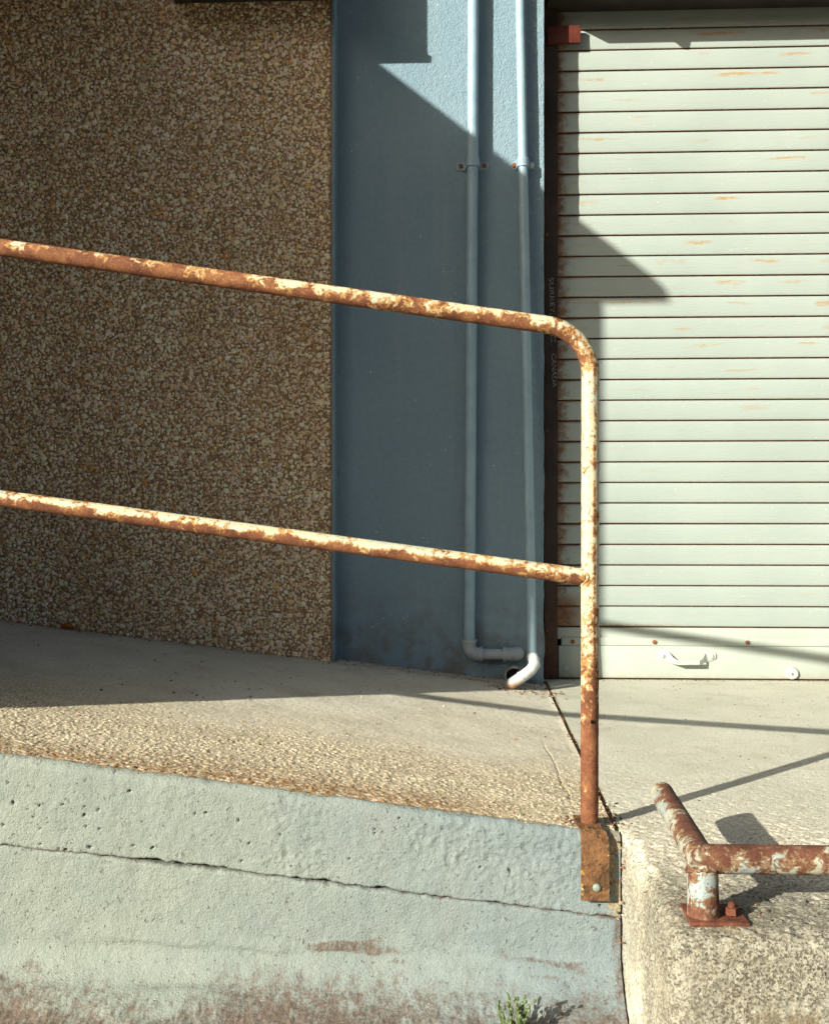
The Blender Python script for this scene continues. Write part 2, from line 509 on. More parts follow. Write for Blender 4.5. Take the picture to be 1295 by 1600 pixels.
        c = m.mix(m.math('MULTIPLY', st, m.ss(0.36, 0.6, m.noise(60, 6, 0.65, p))), c, dirtcol)
        blot = m.ss(0.5, 0.72, m.noise(7, 6, 0.65, m.map((1, 1, 1), (seed + 3, 1, 0))))
        c = m.mix(m.math('MULTIPLY', blot, 0.40), c, (0.36, 0.31, 0.22))
        c = m.mix(0.55, c, m.mix(1.0, c, m.ramp(m.noise(430, 3, 0.6, p), [(0.3, (0.62, 0.6, 0.56)), (0.7, (1.22, 1.22, 1.2))]), 'MULTIPLY'))
        pit = m.math('MULTIPLY', m.ss(0.30, 0.62, m.noise(16, 4, 0.6, m.map((1, 1, 1), (seed, 3, 7)))), m.ss(0.545, 0.62, m.noise(pitscale, 4, 0.65, m.map((1, 1, 1), (seed + 4, 5, 2)))))
        c = m.mix(m.math('MULTIPLY', pit, m.math('ADD', 0.12, m.math('MULTIPLY', m.attr('weather'), 0.75))), c, pitcol)
        fl = m.ss(0.60, 0.66, m.noise(95, 3, 0.6, m.map((1, 1, 1), (seed + 8, 2, 0))))
        c = m.mix(m.math('MULTIPLY', fl, 0.5), c, (0.13, 0.11, 0.085))
        h = m.math('ADD', m.noise(330, 4, 0.6), m.math('MULTIPLY', m.noise(120, 3), 0.8))
        h = m.math('SUBTRACT', h, m.math('MULTIPLY', pit, m.math('ADD', 0.2, m.math('MULTIPLY', m.attr('weather'), 0.8))))
        return m.done(c, m.bump(h, 0.0026, rough_amt))
    MAT['ramp'] = concrete('ramp_concrete', (0.575, 0.545, 0.445), (0.706, 0.679, 0.573), 0.75, 2.0, (0.28, 0.14, 0.045), 0.55, 340, 300, (1.0, 0.95, 0.86), (0.15, 0.10, 0.05))
    MAT['dock'] = concrete('dock_concrete', (0.493, 0.498, 0.415), (0.602, 0.603, 0.516), 0.7, 6.0, (0.17, 0.13, 0.075), 0.8, 290, 210, (0.49, 0.50, 0.505), (0.08, 0.065, 0.045))
    # ---- painted side wall
    m = M('pale_wall_paint', 0.75, 0.25)
    X, Y_, Z = m.xyz()
    fade = m.ss(-0.75, 0.35, m.math('ADD', X, m.math('MULTIPLY', m.math('SUBTRACT', m.noise(3, 4), 0.5), 0.7)))
    c = m.mix(fade, (0.234, 0.266, 0.226), (0.168, 0.217, 0.238))
    c = m.mix(0.35, c, m.ramp(m.noise(9, 6, 0.6), [(0.3, (0.156, 0.189, 0.184)), (0.7, (0.246, 0.267, 0.230))]))
    run = m.noise(1.0, 5, 0.6, m.map((24, 24, 2.0)))
    c = m.mix(m.math('MULTIPLY', m.ss(0.55, 0.75, run), 0.22), c, (0.155, 0.152, 0.125))
    bare = m.attr('bare')
    ag = m.ramp(m.noise(170, 4, 0.6), [(0.3, (0.14, 0.11, 0.065)), (0.7, (0.36, 0.31, 0.205))])
    c = m.mix(m.ss(0.45, 0.55, m.math('ADD', bare, m.math('MULTIPLY', m.math('SUBTRACT', m.noise(70, 5, 0.65), 0.5), 0.9))), c, ag)
    soil = m.attr('soil')
    sn = m.math('ADD', m.math('MULTIPLY', m.math('SUBTRACT', m.noise(1.0, 6, 0.65, m.map((60, 60, 14))), 0.5), 1.5), m.math('MULTIPLY', m.math('SUBTRACT', m.noise(190, 4, 0.7), 0.5), 0.9))
    sf = m.ss(0.24, 0.84, m.math('ADD', soil, sn))
    scol = m.ramp(m.noise(120, 5, 0.7), [(0.28, (0.040, 0.020, 0.012)), (0.55, (0.105, 0.060, 0.041)), (0.75, (0.21, 0.135, 0.092))])
    c = m.mix(m.math('MULTIPLY', sf, 0.8), c, scol)
    pale = m.ss(0.045, 0.03, m.vor(34))
    c = m.mix(m.math('MULTIPLY', pale, m.math('ADD', 0.1, m.math('MULTIPLY', sf, 0.9))), c, (0.62, 0.53, 0.38))
    c = m.mix(0.6, c, m.mix(1.0, c, m.ramp(m.noise(340, 4, 0.65), [(0.3, (0.72, 0.72, 0.70)), (0.7, (1.18, 1.18, 1.17))]), 'MULTIPLY'))
    dots = m.ss(0.655, 0.70, m.noise(120, 3, 0.6, m.map((1, 1, 1), (3, 9, 4))))
    c = m.mix(m.math('MULTIPLY', dots, 0.55), c, (0.09, 0.075, 0.055))
    h = m.math('ADD', m.noise(260, 4, 0.65), m.math('MULTIPLY', m.noise(85, 3), 0.7))
    h = m.math('SUBTRACT', h, m.math('MULTIPLY', dots, 0.8))
    MAT['sidewall'] = m.done(c, m.bump(h, 0.0030, 0.9))
    # ---- others
    m = M('yard_asphalt', 0.95, 0.2)
    c = m.ramp(m.noise(5, 6), [(0.3, (0.17, 0.14, 0.11)), (0.7, (0.26, 0.215, 0.17))])
    MAT['asphalt'] = m.done(c, m.bump(m.noise(120, 5), 0.004))
    m = M('dry_litter', 0.9, 0.2)
    MAT['litter'] = m.done(m.attr('tone', 'Color'))
    m = M('orange_leaf', 0.6, 0.3)
    MAT['leaf'] = m.done(m.ramp(m.noise(90, 4), [(0.3, (0.5, 0.15, 0.015)), (0.7, (0.72, 0.33, 0.03))]))
    m = M('weed_green', 0.6, 0.3)
    z = m.xyz()[2]
    c = m.ramp(m.noise(160, 3), [(0.3, (0.05, 0.095, 0.03)), (0.7, (0.16, 0.20, 0.09))])
    MAT['weed'] = m.done(c)
    m = M('neighbour_render', 0.9, 0.2)
    MAT['render'] = m.done(m.ramp(m.noise(4, 5), [(0.3, (0.50, 0.43, 0.33)), (0.7, (0.60, 0.53, 0.42))]), m.bump(m.noise(120, 4), 0.003))
    m = M('brown_brick', 0.9, 0.2)
    MAT['brickish'] = m.done(m.ramp(m.noise(6, 5), [(0.3, (0.13, 0.085, 0.06)), (0.7, (0.2, 0.135, 0.1))]))
    m = M('dark_roof_sheet', 0.6, 0.3)
    MAT['roof'] = m.done(m.ramp(m.noise(8, 5), [(0.3, (0.06, 0.05, 0.045)), (0.7, (0.11, 0.09, 0.08))]))
    m = M('dark_brown_metal', 0.6, 0.3)
    MAT['darkmetal'] = m.done(m.ramp(m.noise(12, 5), [(0.3, (0.022, 0.017, 0.014)), (0.7, (0.045, 0.034, 0.027))]), m.bump(m.noise(90, 3), 0.001))
make_materials()

# ================================================================== SETTING
RAMP_END = 0.277
def ramp_z(x):
    return 0.118 * np.maximum(RAMP_END - x, 0.0)

def set_float(me, name, arr):
    a = me.attributes.new(name, 'FLOAT', 'POINT')
    a.data.foreach_set('value', np.asarray(arr, dtype=np.float32).ravel())

def set_color(me, name, arr):
    a = me.attributes.new(name, 'FLOAT_COLOR', 'POINT')
    a.data.foreach_set('color', np.asarray(arr, dtype=np.float32).ravel())

# ground: one sheet to the horizon
bm = bmesh.new()
g = 900.0
for quad in [((-g, -g), (g, -g), (g, 1.78), (-g, 1.78)), ((-g, 1.78), (-1.7, 1.78), (-1.7, g), (-g, g)), ((3.1, 1.78), (g, 1.78), (g, g), (3.1, g)), ((-1.7, 4.3), (3.1, 4.3), (3.1, g), (-1.7, g))]:
    bm.faces.new([bm.verts.new((x, y, -0.365)) for x, y in quad])
bmesh.ops.remove_doubles(bm, verts=bm.verts[:], dist=1e-4)
ground = obj('ground', bm_mesh('ground', bm), MAT['asphalt'])
tag(ground, 'dusty brown asphalt yard in front of the ramp', kind='structure')

# ramp surface: exposed aggregate towards the street, smoother at the wall
def build_ramp():
    xs = np.arange(-1.69, 0.2915, 0.0025)
    ys = [2.082]
    while ys[-1] < 3.87:
        ys.append(ys[-1] + 0.0025 + 0.0055 * max(0, min(1, (ys[-1] - 2.45) / 1.2)))
    ys = np.array(ys)
    Xg, Yg = np.meshgrid(xs, ys, indexing='ij')
    Z = ramp_z(Xg)
    lum = fbm(Xg, Yg, 0 * Xg, 2.6, 4, 3)
    rough = 1 - sstep(2.25, 3.15, Yg + 0.35 * lum + 0.12 * Xg)
    d, v = cells(Xg, Yg, 0.0056, 5)
    d2, v2 = cells(Xg, Yg, 0.0105, 9)
    stone = (0.35 + 0.65 * v) * (1 - sstep(0.25, 0.75, d))
    stone2 = (v2 > 0.72) * (1 - sstep(0.2, 0.6, d2))
    Z = Z + rough * (0.0019 * stone + 0.0015 * stone2 - 0.0011) * (0.45 + 0.55 * sstep(0.2, 0.8, rough))
    Z = Z + 0.0018 * fbm(Xg, Yg, 0 * Xg, 9, 4, 21) + 0.0006 * fbm(Xg, Yg, 0 * Xg, 90, 3, 22)
    # pits
    pd, pv = cells(Xg, Yg, 0.05, 33)
    Z = Z - 0.003 * (pv > 0.8) * (1 - sstep(0.03, 0.12, pd)) * rough
    # the street edge crumbles
    ed = sstep(2.125, 2.082, Yg + 0.02 * fbm(Xg, Yg, 0 * Xg, 30, 3, 44))
    Z = Z - 0.006 * ed * (0.5 + 0.5 * fbm(Xg, Yg, 0 * Xg, 45, 3, 45))
    # hairline crack beside the end joint
    cx = 0.225 - 0.03 * (Yg - 2.3) + 0.012 * fbm(Yg, 0 * Xg, 0 * Xg, 9, 3, 50)
    crack = 0.6 * (1 - sstep(0.0006, 0.0028, np.abs(Xg - cx))) * sstep(2.2, 2.3, Yg) * (1 - sstep(2.75, 2.9, Yg))
    Z = Z - 0.003 * crack
    me = np_mesh('ramp', np.stack([Xg, Yg, Z], -1), grid_faces(len(xs), len(ys), True))
    stain = sstep(2.30, 2.10, Yg + 0.06 * lum) * sstep(0.22, -0.1, Xg) * 0.95
    stain = np.maximum(stain, 0.5 * sstep(3.70, 3.80, Yg) * sstep(0.2, 0.5, 0.5 + 0.5 * fbm(Xg, Yg, 0 * Xg, 12, 4, 7)))
    set_float(me, 'weather', 1.1 * rough); set_float(me, 'rough', rough); set_float(me, 'stain', np.clip(stain + 0.6 * crack, 0, 1))
    return tag(obj('ramp', me, MAT['ramp']), 'sloping exposed aggregate concrete ramp rising to the left', kind='structure')
build_ramp()

# painted side wall of the ramp: edge course above the crack, main wall below
def crack_z(x):
    return -0.130 - 0.105 * (x - 0.05) + 0.0035 * fbm(x, 0 * x, 0 * x, 12, 3, 60) + 0.0022 * fbm(x, 0 * x, 0 * x, 70, 3, 61)

wall = thing('painted_ramp_wall', 'pale grey green painted wall under the ramp edge, cracked lengthwise and stained brown below', 'wall', (-0.7, 2.07, -0.36))
FACE = 2.072
def build_sidewall():
    xs = np.arange(-1.69, 0.2990, 0.0026)
    zr = ramp_z(xs); zc = crack_z(xs)
    one = np.ones_like(xs)
    # --- edge course
    rows = []
    jag = 0.004 * fbm(xs, 0 * xs, 0 * xs, 60, 3, 70) + 0.004 * fbm(xs, 0 * xs, 0 * xs, 14, 3, 71)
    for y, dz in [(2.118, -0.016), (2.104, -0.006), (2.096, -0.001), (2.089, 0.0005), (2.083, -0.001), (2.078, -0.005), (2.0745, -0.010), (2.0725, -0.016)]:
        rows.append((one * (y + (jag if y > 2.08 else 0)), zr + dz))
    n = 72
    zb = zc - 0.0007 + 0.0075 * sstep(-0.15, 0.75, fbm(xs, 0 * xs, 0 * xs, 26, 4, 72)) + 0.003 * sstep(0.0, 0.4, fbm(xs, 0 * xs, 0 * xs, 5, 2, 73))
    for t in np.linspace(0, 1, n)[1:]:
        rows.append((one * FACE, (zr - 0.016) * (1 - t) + zb * t))
    rows += [(one * (FACE + 0.003), zb - 0.0035), (one * (FACE + 0.012), zb - 0.004), (one * (FACE + 0.06), zb - 0.003)]
    Yr = np.array([r[0] for r in rows]).T; Zr = np.array([r[1] for r in rows]).T
    Xr = np.repeat(xs[:, None], Yr.shape[1], 1)
    onface = np.clip((2.086 - Yr) / 0.010, 0, 1)
    lum = fbm(Xr, Zr, 0 * Xr, 16, 4, 80); fin = fbm(Xr, Zr, 0 * Xr, 70, 3, 81)
    dy = -0.0024 * lum - 0.0008 * fin
    rug = sstep(0.1, 0.5, fbm(Xr, Zr, 0 * Xr, 6, 3, 83) + 0.25 * sstep(-0.6, 0.2, Xr))
    dy -= rug * (0.0030 * (0.5 - np.abs(fbm(Xr, Zr, 0 * Xr, 42, 3, 84))) + 0.0016 * fbm(Xr, Zr, 0 * Xr, 130, 2, 184)) - rug * 0.002
    pd, pv = cells(Xr + 0.012 * fbm(Xr, Zr, 0 * Xr, 30, 2, 87), Zr + 0.01 * fbm(Xr, Zr, 0 * Xr, 35, 2, 187), 0.0125, 85)
    crowd = sstep(-0.15, 0.35, fbm(Xr, Zr, 0 * Xr, 7, 3, 188))
    pit = (pv > 0.988 - 0.042 * crowd) * (1 - sstep(0.06, 0.10 + 1.7 * np.clip(pv - 0.86, 0, 0.14), pd))
    dy += 0.0075 * pit
    # small drips and shrinkage cracks running up from the joint
    me_dy = dy * onface
    # edge chips near the bracket
    Zr = Zr + (1 - onface) * 0.003 * fbm(Xr, Yr, 0 * Xr, 45, 3, 86)
    me = np_mesh('edge_course', np.stack([Xr, Yr + me_dy, Zr], -1), grid_faces(*Xr.shape, True))
    bare = 0.50 * sstep(-0.1, 0.45, fbm(Xr, Zr, 0 * Xr, 24, 4, 88)) * sstep(-0.5, 0.1, Xr) * sstep(-0.35, 0.25, fbm(Xr, Zr, 0 * Xr, 6, 2, 189)) - 0.05
    bare = np.maximum(bare, 0.85 * sstep(2.080, 2.096, Yr + 0.006 * fbm(Xr, Zr, 0 * Xr, 30, 3, 89)))
    bare = np.maximum(bare, 0.55 * sstep(0.24, 0.285, Xr))
    bare = np.maximum(bare, 0.6 * pit)
    set_float(me, 'bare', bare)
    set_float(me, 'soil', 0.75 * pit + 0.7 * sstep(0.008, -0.004, Zr - zc[:, None]))
    o = obj('edge_course', me, MAT['sidewall'], wall)
    # --- main wall with its foot curving out into the yard
    rows = []
    zt = zc - 0.001 - 0.0025 * np.abs(fbm(xs, 0 * xs, 0 * xs, 55, 3, 90))
    rows += [(one * (FACE + 0.06), zt - 0.004), (one * (FACE + 0.012), zt - 0.001), (one * (FACE + 0.002), zt - 0.002), (one * (FACE - 0.0015), zt - 0.006)]
    zf = -0.215
    n = 62
    for t in np.linspace(0, 1, n)[1:]:
        rows.append((one * (FACE - 0.002), (zt - 0.006) * (1 - t) + zf * t))
    R = 0.30
    n = 60
    for t in np.linspace(0, 1, n)[1:]:
        a = t * math.pi / 2
        rows.append((one * (FACE - 0.002 - 0.30 * (1 - math.cos(a))), zf - 0.148 * np.sin(a) * one))
    Yr = np.array([r[0] for r in rows]).T; Zr = np.array([r[1] for r in rows]).T
    Xr = np.repeat(xs[:, None], Yr.shape[1], 1)
    face = sstep(FACE + 0.004, FACE - 0.001, Yr)
    lum = fbm(Xr, Zr, Yr, 7, 3, 91)
    dent = sstep(-0.2, -0.34, Zr)
    dy = -0.0030 * lum * (1 + 2.0 * dent) - 0.0016 * fbm(Xr, Zr, Yr, 40, 4, 92)
    # trowelled ledges low on the wall
    led = fbm(Xr * 0.45, Zr * 2.2, 0 * Xr, 9, 3, 95)
    dy -= 0.008 * sstep(0.05, 0.45, led) * sstep(-0.16, -0.27, Zr)
    gd, gv = cells(Xr, Zr + Yr, 0.011, 96)
    grit = sstep(-0.27, -0.34, Zr)
    dy -= 0.0035 * grit * (gv > 0.45) * (1 - sstep(0.15, 0.55, gd))
    nz = -0.7 * dent
    me = np_mesh('main_wall', np.stack([Xr, Yr + dy * face, Zr - dy * face * dent * 0.6], -1), grid_faces(*Xr.shape, True))
    soil = 0.97 * sstep(-0.205, -0.385, Zr + 0.075 * fbm(Xr, Zr * 0.5, 0 * Xr, 3.5, 4, 97)) * 0.95
    sl = sstep(0.16, 0.02, np.abs(led - 0.22)) * sstep(-0.15, -0.22, Zr) * sstep(-0.15, 0.2, fbm(Xr, Zr, 0 * Xr, 5, 3, 99))
    soil = np.maximum(soil, 0.66 * sl)
    soil = np.maximum(soil, 0.6 * sstep(-0.012, 0.002, Zr - zc[:, None]))
    soil = np.maximum(soil, 0.6 * sstep(0.272, 0.29, Xr))
    set_float(me, 'bare', -0.1 + 0 * Xr); set_float(me, 'soil', soil)
    obj('main_wall', me, MAT['sidewall'], wall)
    # dark heart of the wall behind the crack
    obj('core', box_mesh('core', -1.69, 0.288, FACE + 0.055, FACE + 0.3, -0.4, -0.02), MAT['mortar'], wall)
build_sidewall()

# concrete dock: floor in front of the shutter, block standing proud of the ramp wall
def build_dock():
    x0, x1, y0, y1, zt = 0.300, 3.0, 1.585, 4.25, 0.0
    r = 0.026
    fx = list(np.arange(x0, 1.25, 0.0042)) + list(np.linspace(1.26, x1, 40))
    fy = list(np.arange(y0, 2.5, 0.0042))
    while fy[-1] < y1: fy.append(fy[-1] + 0.0045 + 0.006 * min(1, (fy[-1] - 2.5)))
    fz = list(np.arange(-0.44, zt, 0.0042)) + [zt]
    fx, fy, fz = np.array(fx), np.array(fy), np.array(fz)
    Vs, Fs, off = [], [], 0
    def add(P, flip):
        nonlocal off
        n, m = P.shape[:2]
        Vs.append(P.reshape(-1, 3)); Fs.append(grid_faces(n, m, flip) + off); off += n * m
    A, B = np.meshgrid(fx, fy, indexing='ij'); add(np.stack([A, B, np.full_like(A, zt)], -1), True)
    A, B = np.meshgrid(fx, fz, indexing='ij'); add(np.stack([A, np.full_like(A, y0), B], -1), True)
    fyl = fy[fy < 2.12]
    # the side towards the ramp
    A, B = np.meshgrid(fyl, fz, indexing='ij'); add(np.stack([np.full_like(A, x0), A, B], -1), False)
    V = np.vstack(Vs); F = np.vstack(Fs)
    # round the arrises
    q = V.copy()
    q[:, 0] = np.maximum(q[:, 0], x0 + r); q[:, 1] = np.maximum(q[:, 1], y0 + r); q[:, 2] = np.minimum(q[:, 2], zt - r)
    # beyond the block the left edge is a plain joint: keep it square there
    d = V - q
    L = np.linalg.norm(d, axis=1)
    nrm = d / np.maximum(L, 1e-9)[:, None]
    back = sstep(2.0, 2.1, V[:, 1])
    rad = r * (1 + 0.5 * fbm(V[:, 0], V[:, 1], V[:, 2], 7, 3, 120))
    P = np.where((L > 1e-6)[:, None], q + nrm * r, V)
    P = P * (1 - back[:, None]) + V * back[:, None]
    # front lobes bulge and the surface is pitted
    X_, Y_, Z_ = P[:, 0], P[:, 1], P[:, 2]
    isface = 1 - sstep(1.72, 1.95, Y_)            # weathered block end
    lum = fbm(X_, Y_, Z_, 8, 4, 121)
    rg = np.clip(0.30 + 0.9 * sstep(2.35, 1.68, Y_ + 0.25 * fbm(X_, Y_, Z_, 4, 3, 125)), 0, 1) * (1 - 0.75 * sstep(2.3, 3.1, Y_))
    u = X_ + 0.6 * Y_; w = Z_ + 0.8 * Y_ - 0.15 * X_
    d1, v1 = cells(u, w, 0.0085, 122)
    d2, v2 = cells(u, w, 0.015, 123)
    h = 0.0025 * lum * isface + rg * (0.0020 * (0.3 + 0.7 * v1) * (1 - sstep(0.25, 0.75, d1)) + 0.0022 * (v2 > 0.72) * (1 - sstep(0.2, 0.55, d2)) - 0.0035 * (v2 < 0.18) * (1 - sstep(0.1, 0.45, d2)) - 0.0015)
    h = h + isface * 0.0020 * fbm(X_, Y_, Z_, 70, 4, 124) + 0.0008 * fbm(X_, Y_, Z_, 12, 3, 127)
    arr = ((np.abs(d) > 1e-6).sum(1) >= 2) * (1 - back)
    h = h - arr * (0.008 * sstep(-0.05, 0.5, fbm(X_, Y_, Z_, 16, 4, 131)) + 0.004 * sstep(0.0, 0.5, fbm(X_, Y_, Z_, 48, 3, 132)))
    P = P + nrm * 0 + (h[:, None] * np.where((L > 1e-6)[:, None], nrm, np.array([0, 0, 1.0])))
    me = np_mesh('concrete_dock', P, F)
    set_float(me, 'rough', rg)
    set_float(me, 'weather', np.maximum(sstep(2.0, 1.62, Y_ + 0.35 * fbm(X_, Y_, Z_, 5, 4, 129)), 0.75 * sstep(0.0, -0.02, Z_) * sstep(-0.5, 0.3, fbm(X_, Y_, Z_, 9, 3, 130))))
    st = 1.0 * sstep(0.02, 0.32, fbm(X_, Y_, Z_, 13, 4, 126)) * sstep(-0.05, -0.13, Z_) * sstep(0.34, 0.42, X_)
    st = np.maximum(st, 0.5 * sstep(3.96, 3.99, Y_))
    st = np.maximum(st, 0.75 * sstep(0.31, 0.302, X_) * sstep(0.0, 0.3, fbm(X_, Y_, Z_, 14, 3, 128)) * sstep(2.05, 2.2, Y_))
    st = np.maximum(st, 0.7 * np.exp(-((X_ - 0.385) / 0.075) ** 2 - ((Y_ - 1.645) / 0.06) ** 2))
    set_float(me, 'stain', st)
    bm = bmesh.new(); bm.from_mesh(me)
    bmesh.ops.remove_doubles(bm, verts=bm.verts[:], dist=0.0004)
    bmesh.ops.recalc_face_normals(bm, faces=bm.faces[:])
    bm.to_mesh(me); bm.free()
    me.polygons.foreach_set('use_smooth', np.full(len(me.polygons), True, dtype=bool))
    o = obj('concrete_dock', me, MAT['dock'])
    return tag(o, 'weathered pale concrete loading dock with rough rounded block end beside the ramp', 'dock')
build_dock()
# joint filler between ramp and dock
bm = bmesh.new(); box(bm, 0.280, 0.304, 2.085, 3.98, -0.42, -0.006)
tag(obj('joint_filler', bm_mesh('joint_filler', bm), MAT['mortar']), 'dark dirt filled joint between ramp and dock floor', 'joint')

# ================================================================== WALLS
PEB = 3.785
PIER = 3.865
# --- pebble dash wall
pw = thing('pebble_wall', 'brown pebble dash wall left of the blue pier', 'wall', (-1.05, PEB, 0.1))
bm = bmesh.new(); box(bm, -1.70, -0.4575, PEB, 4.2, -0.3, 2.999)
obj('panel', bm_mesh('panel', bm), MAT['mortar'], pw)
bm = bmesh.new(); box(bm, -0.4572, -0.4462, PEB - 0.009, 4.1, 0.02, 2.999, 0.001, 1)
obj('edge_trim', bm_mesh('edge_trim', bm), MAT['blue'], pw)

def ico():
    t = (1 + 5 ** 0.5) / 2
    v = np.array([(-1, t, 0), (1, t, 0), (-1, -t, 0), (1, -t, 0), (0, -1, t), (0, 1, t), (0, -1, -t), (0, 1, -t), (t, 0, -1), (t, 0, 1), (-t, 0, -1), (-t, 0, 1)], float)
    v /= np.linalg.norm(v[0])
    f = np.array([(0, 11, 5), (0, 5, 1), (0, 1, 7), (0, 7, 10), (0, 10, 11), (1, 5, 9), (5, 11, 4), (11, 10, 2), (10, 7, 6), (7, 1, 8), (3, 9, 4), (3, 4, 2), (3, 2, 6), (3, 6, 8), (3, 8, 9), (4, 9, 5), (2, 4, 11), (6, 2, 10), (8, 6, 7), (9, 8, 1)], int)
    return v, f
ICO_V, ICO_F = ico()

def stones(name, centres, radii, tones, squash=0.6, smooth=False, flat_axis=1):
    """one mesh of crushed stones; each is a warped, randomly turned icosahedron"""
    n = len(centres)
    warp = 1 + 0.22 * rng.standard_normal((n, 12))
    V = ICO_V[None] * np.clip(warp, 0.6, 1.5)[..., None]
    V = V * np.stack([np.ones(n), rng.uniform(0.55, 0.95, n), rng.uniform(0.6, 0.9, n)], 1)[:, None, :]
    q = rng.standard_normal((n, 4)); q /= np.linalg.norm(q, axis=1)[:, None]
    w, x, y, z = q.T
    Rm = np.stack([np.stack([1 - 2 * (y * y + z * z), 2 * (x * y - z * w), 2 * (x * z + y * w)], 1),
                   np.stack([2 * (x * y + z * w), 1 - 2 * (x * x + z * z), 2 * (y * z - x * w)], 1),
                   np.stack([2 * (x * z - y * w), 2 * (y * z + x * w), 1 - 2 * (x * x + y * y)], 1)], 1)
    V = np.einsum('nij,nkj->nki', Rm, V)
    V[..., flat_axis] *= squash
    V = V * radii[:, None, None] + centres[:, None, :]
    F = ICO_F[None] + (np.arange(n) * 12)[:, None, None]
    me = np_mesh(name, V.reshape(-1, 3), F.reshape(-1, 3), smooth)
    set_color(me, 'tone', np.repeat(np.concatenate([tones, np.ones((n, 1))], 1)[:, None, :], 12, 1))
    return me

def palette(n, cols, w, var=0.16):
    cols = np.array(cols, float); k = rng.choice(len(cols), n, p=np.array(w) / np.sum(w))
    t = cols[k] * np.array([1.05, 1.02, 0.98]) * (1 + var * rng.standard_normal((n, 1))) * (1 + 0.05 * rng.standard_normal((n, 3)))
    return np.clip(t, 0.01, 0.88)

def build_pebbles():
    cen, rad = [], []
    X0, X1, Z0, Z1 = -1.695, -0.458, 0.05, 2.62
    for sp, rlo, rhi, keep, back in ((0.0196, 0.0062, 0.0110, 0.70, 0.001), (0.0116, 0.0044, 0.0070, 0.96, 0.0), (0.0092, 0.0028, 0.0044, 0.9, -0.0005)):
        nx, nz = int((X1 - X0) / sp), int((Z1 - Z0) / sp)
        gx, gz = np.meshgrid(np.arange(nx), np.arange(nz), indexing='ij')
        px = X0 + (gx + 0.5 + rng.uniform(-0.48, 0.48, gx.shape)) * sp
        pz = Z0 + (gz + 0.5 + rng.uniform(-0.48, 0.48, gx.shape)) * sp
        m = rng.random(gx.shape) < keep
        px, pz = px[m], pz[m]
        r = rng.uniform(rlo, rhi, len(px))
        ok = (px + r < X1 + 0.001) & (pz > ramp_z(px) + r * 0.3)
        px, pz, r = px[ok], pz[ok], r[ok]
        cen.append(np.stack([px, PEB - rng.uniform(0.0, 0.22, len(px)) * r - back * 2, pz], 1)); rad.append(r)
    cen = np.vstack(cen); rad = np.concatenate(rad)
    tones = palette(len(cen), [(0.86, 0.77, 0.60), (0.82, 0.68, 0.48), (0.72, 0.55, 0.35), (0.55, 0.38, 0.21), (0.76, 0.67, 0.57), (0.66, 0.38, 0.12), (0.28, 0.20, 0.13)], [26, 28, 20, 12, 16, 3, 4])
    me = stones('pebbles', cen, rad, tones, squash=0.66)
    o = obj('pebbles', me, MAT['pebble'], pw)
    o['kind'] = 'stuff'
build_pebbles()

# --- blue pier
def build_pier():
    xs = np.arange(-0.447, 0.2866, 0.0055); zs = np.arange(-0.05, 3.0, 0.0062)
    Xg, Zg = np.meshgrid(xs, zs, indexing='ij')
    Yg = PIER - 0.0011 * fbm(Xg, Zg, 0 * Xg, 5, 3, 140) - 0.0006 * fbm(Xg, Zg, 0 * Xg, 60, 2, 141)
    # broken arris on the shutter side
    wobble = 0.0045 * sstep(0.26, 0.2866, Xg) * (fbm(Zg, 0 * Zg, 0 * Zg, 14, 5, 142) * (0.4 + 1.2 * sstep(1.2, 0.1, Zg)))
    n, m = Xg.shape
    front = np.stack([Xg + wobble, Yg, Zg], -1)
    ed = front[-1].copy()
    back = ed.copy(); back[:, 1] = 4.3; back[:, 0] = 0.287
    mid = ed.copy(); mid[:, 1] += 0.006; mid[:, 0] += 0.001
    side = np.stack([ed, mid, back], 0)
    V = np.vstack([front.reshape(-1, 3), side.reshape(-1, 3)])
    F = np.vstack([grid_faces(n, m, True), grid_faces(3, m, True) + n * m])
    me = np_mesh('blue_pier', V, F)
    o = obj('blue_pier', me, MAT['blue'])
    tag(o, 'smooth blue grey painted pier carrying two conduits, between pebble wall and shutter', 'pier')
build_pier()

# --- ledge projecting over the pebble wall (its underside shows at the top edge)
led = thing('wall_ledge', 'dark projecting ledge above the pebble wall at the top edge of the picture', 'ledge', (-0.73, 3.6, 2.39))
obj('box', box_mesh('box', -1.01, -0.452, 3.545, PEB - 0.0095, 2.392, 2.75, bev=0.004), MAT['darkmetal'], led)
obj('lip', box_mesh('lip', -1.008, -0.443, 3.541, 3.556, 2.380, 2.405, bev=0.002), MAT['darkmetal'], led)

# --- above the frame: canopy added to block sky light; upper wall of the building
ev = thing('sky_block_canopy', 'added dark canopy over the ramp and dock, unseen, blocking sky light', 'canopy', (0.8, 2.5, 4.08))
obj('blocker_slab', box_mesh('blocker_slab', -1.50, 3.2, 0.92, 4.3, 4.085, 4.16), MAT['darkmetal'], ev)
obj('blocker_edge', box_mesh('blocker_edge', -1.50, 3.2, 0.86, 0.9195, 4.085, 4.30), MAT['darkmetal'], ev)
tag(obj('upper_wall', box_mesh('upper_wall', -1.68, 2.7, 3.88, 4.29, 3.001, 4.083), MAT['roof']), 'dark upper wall of the building above pier and shutter', 'wall')

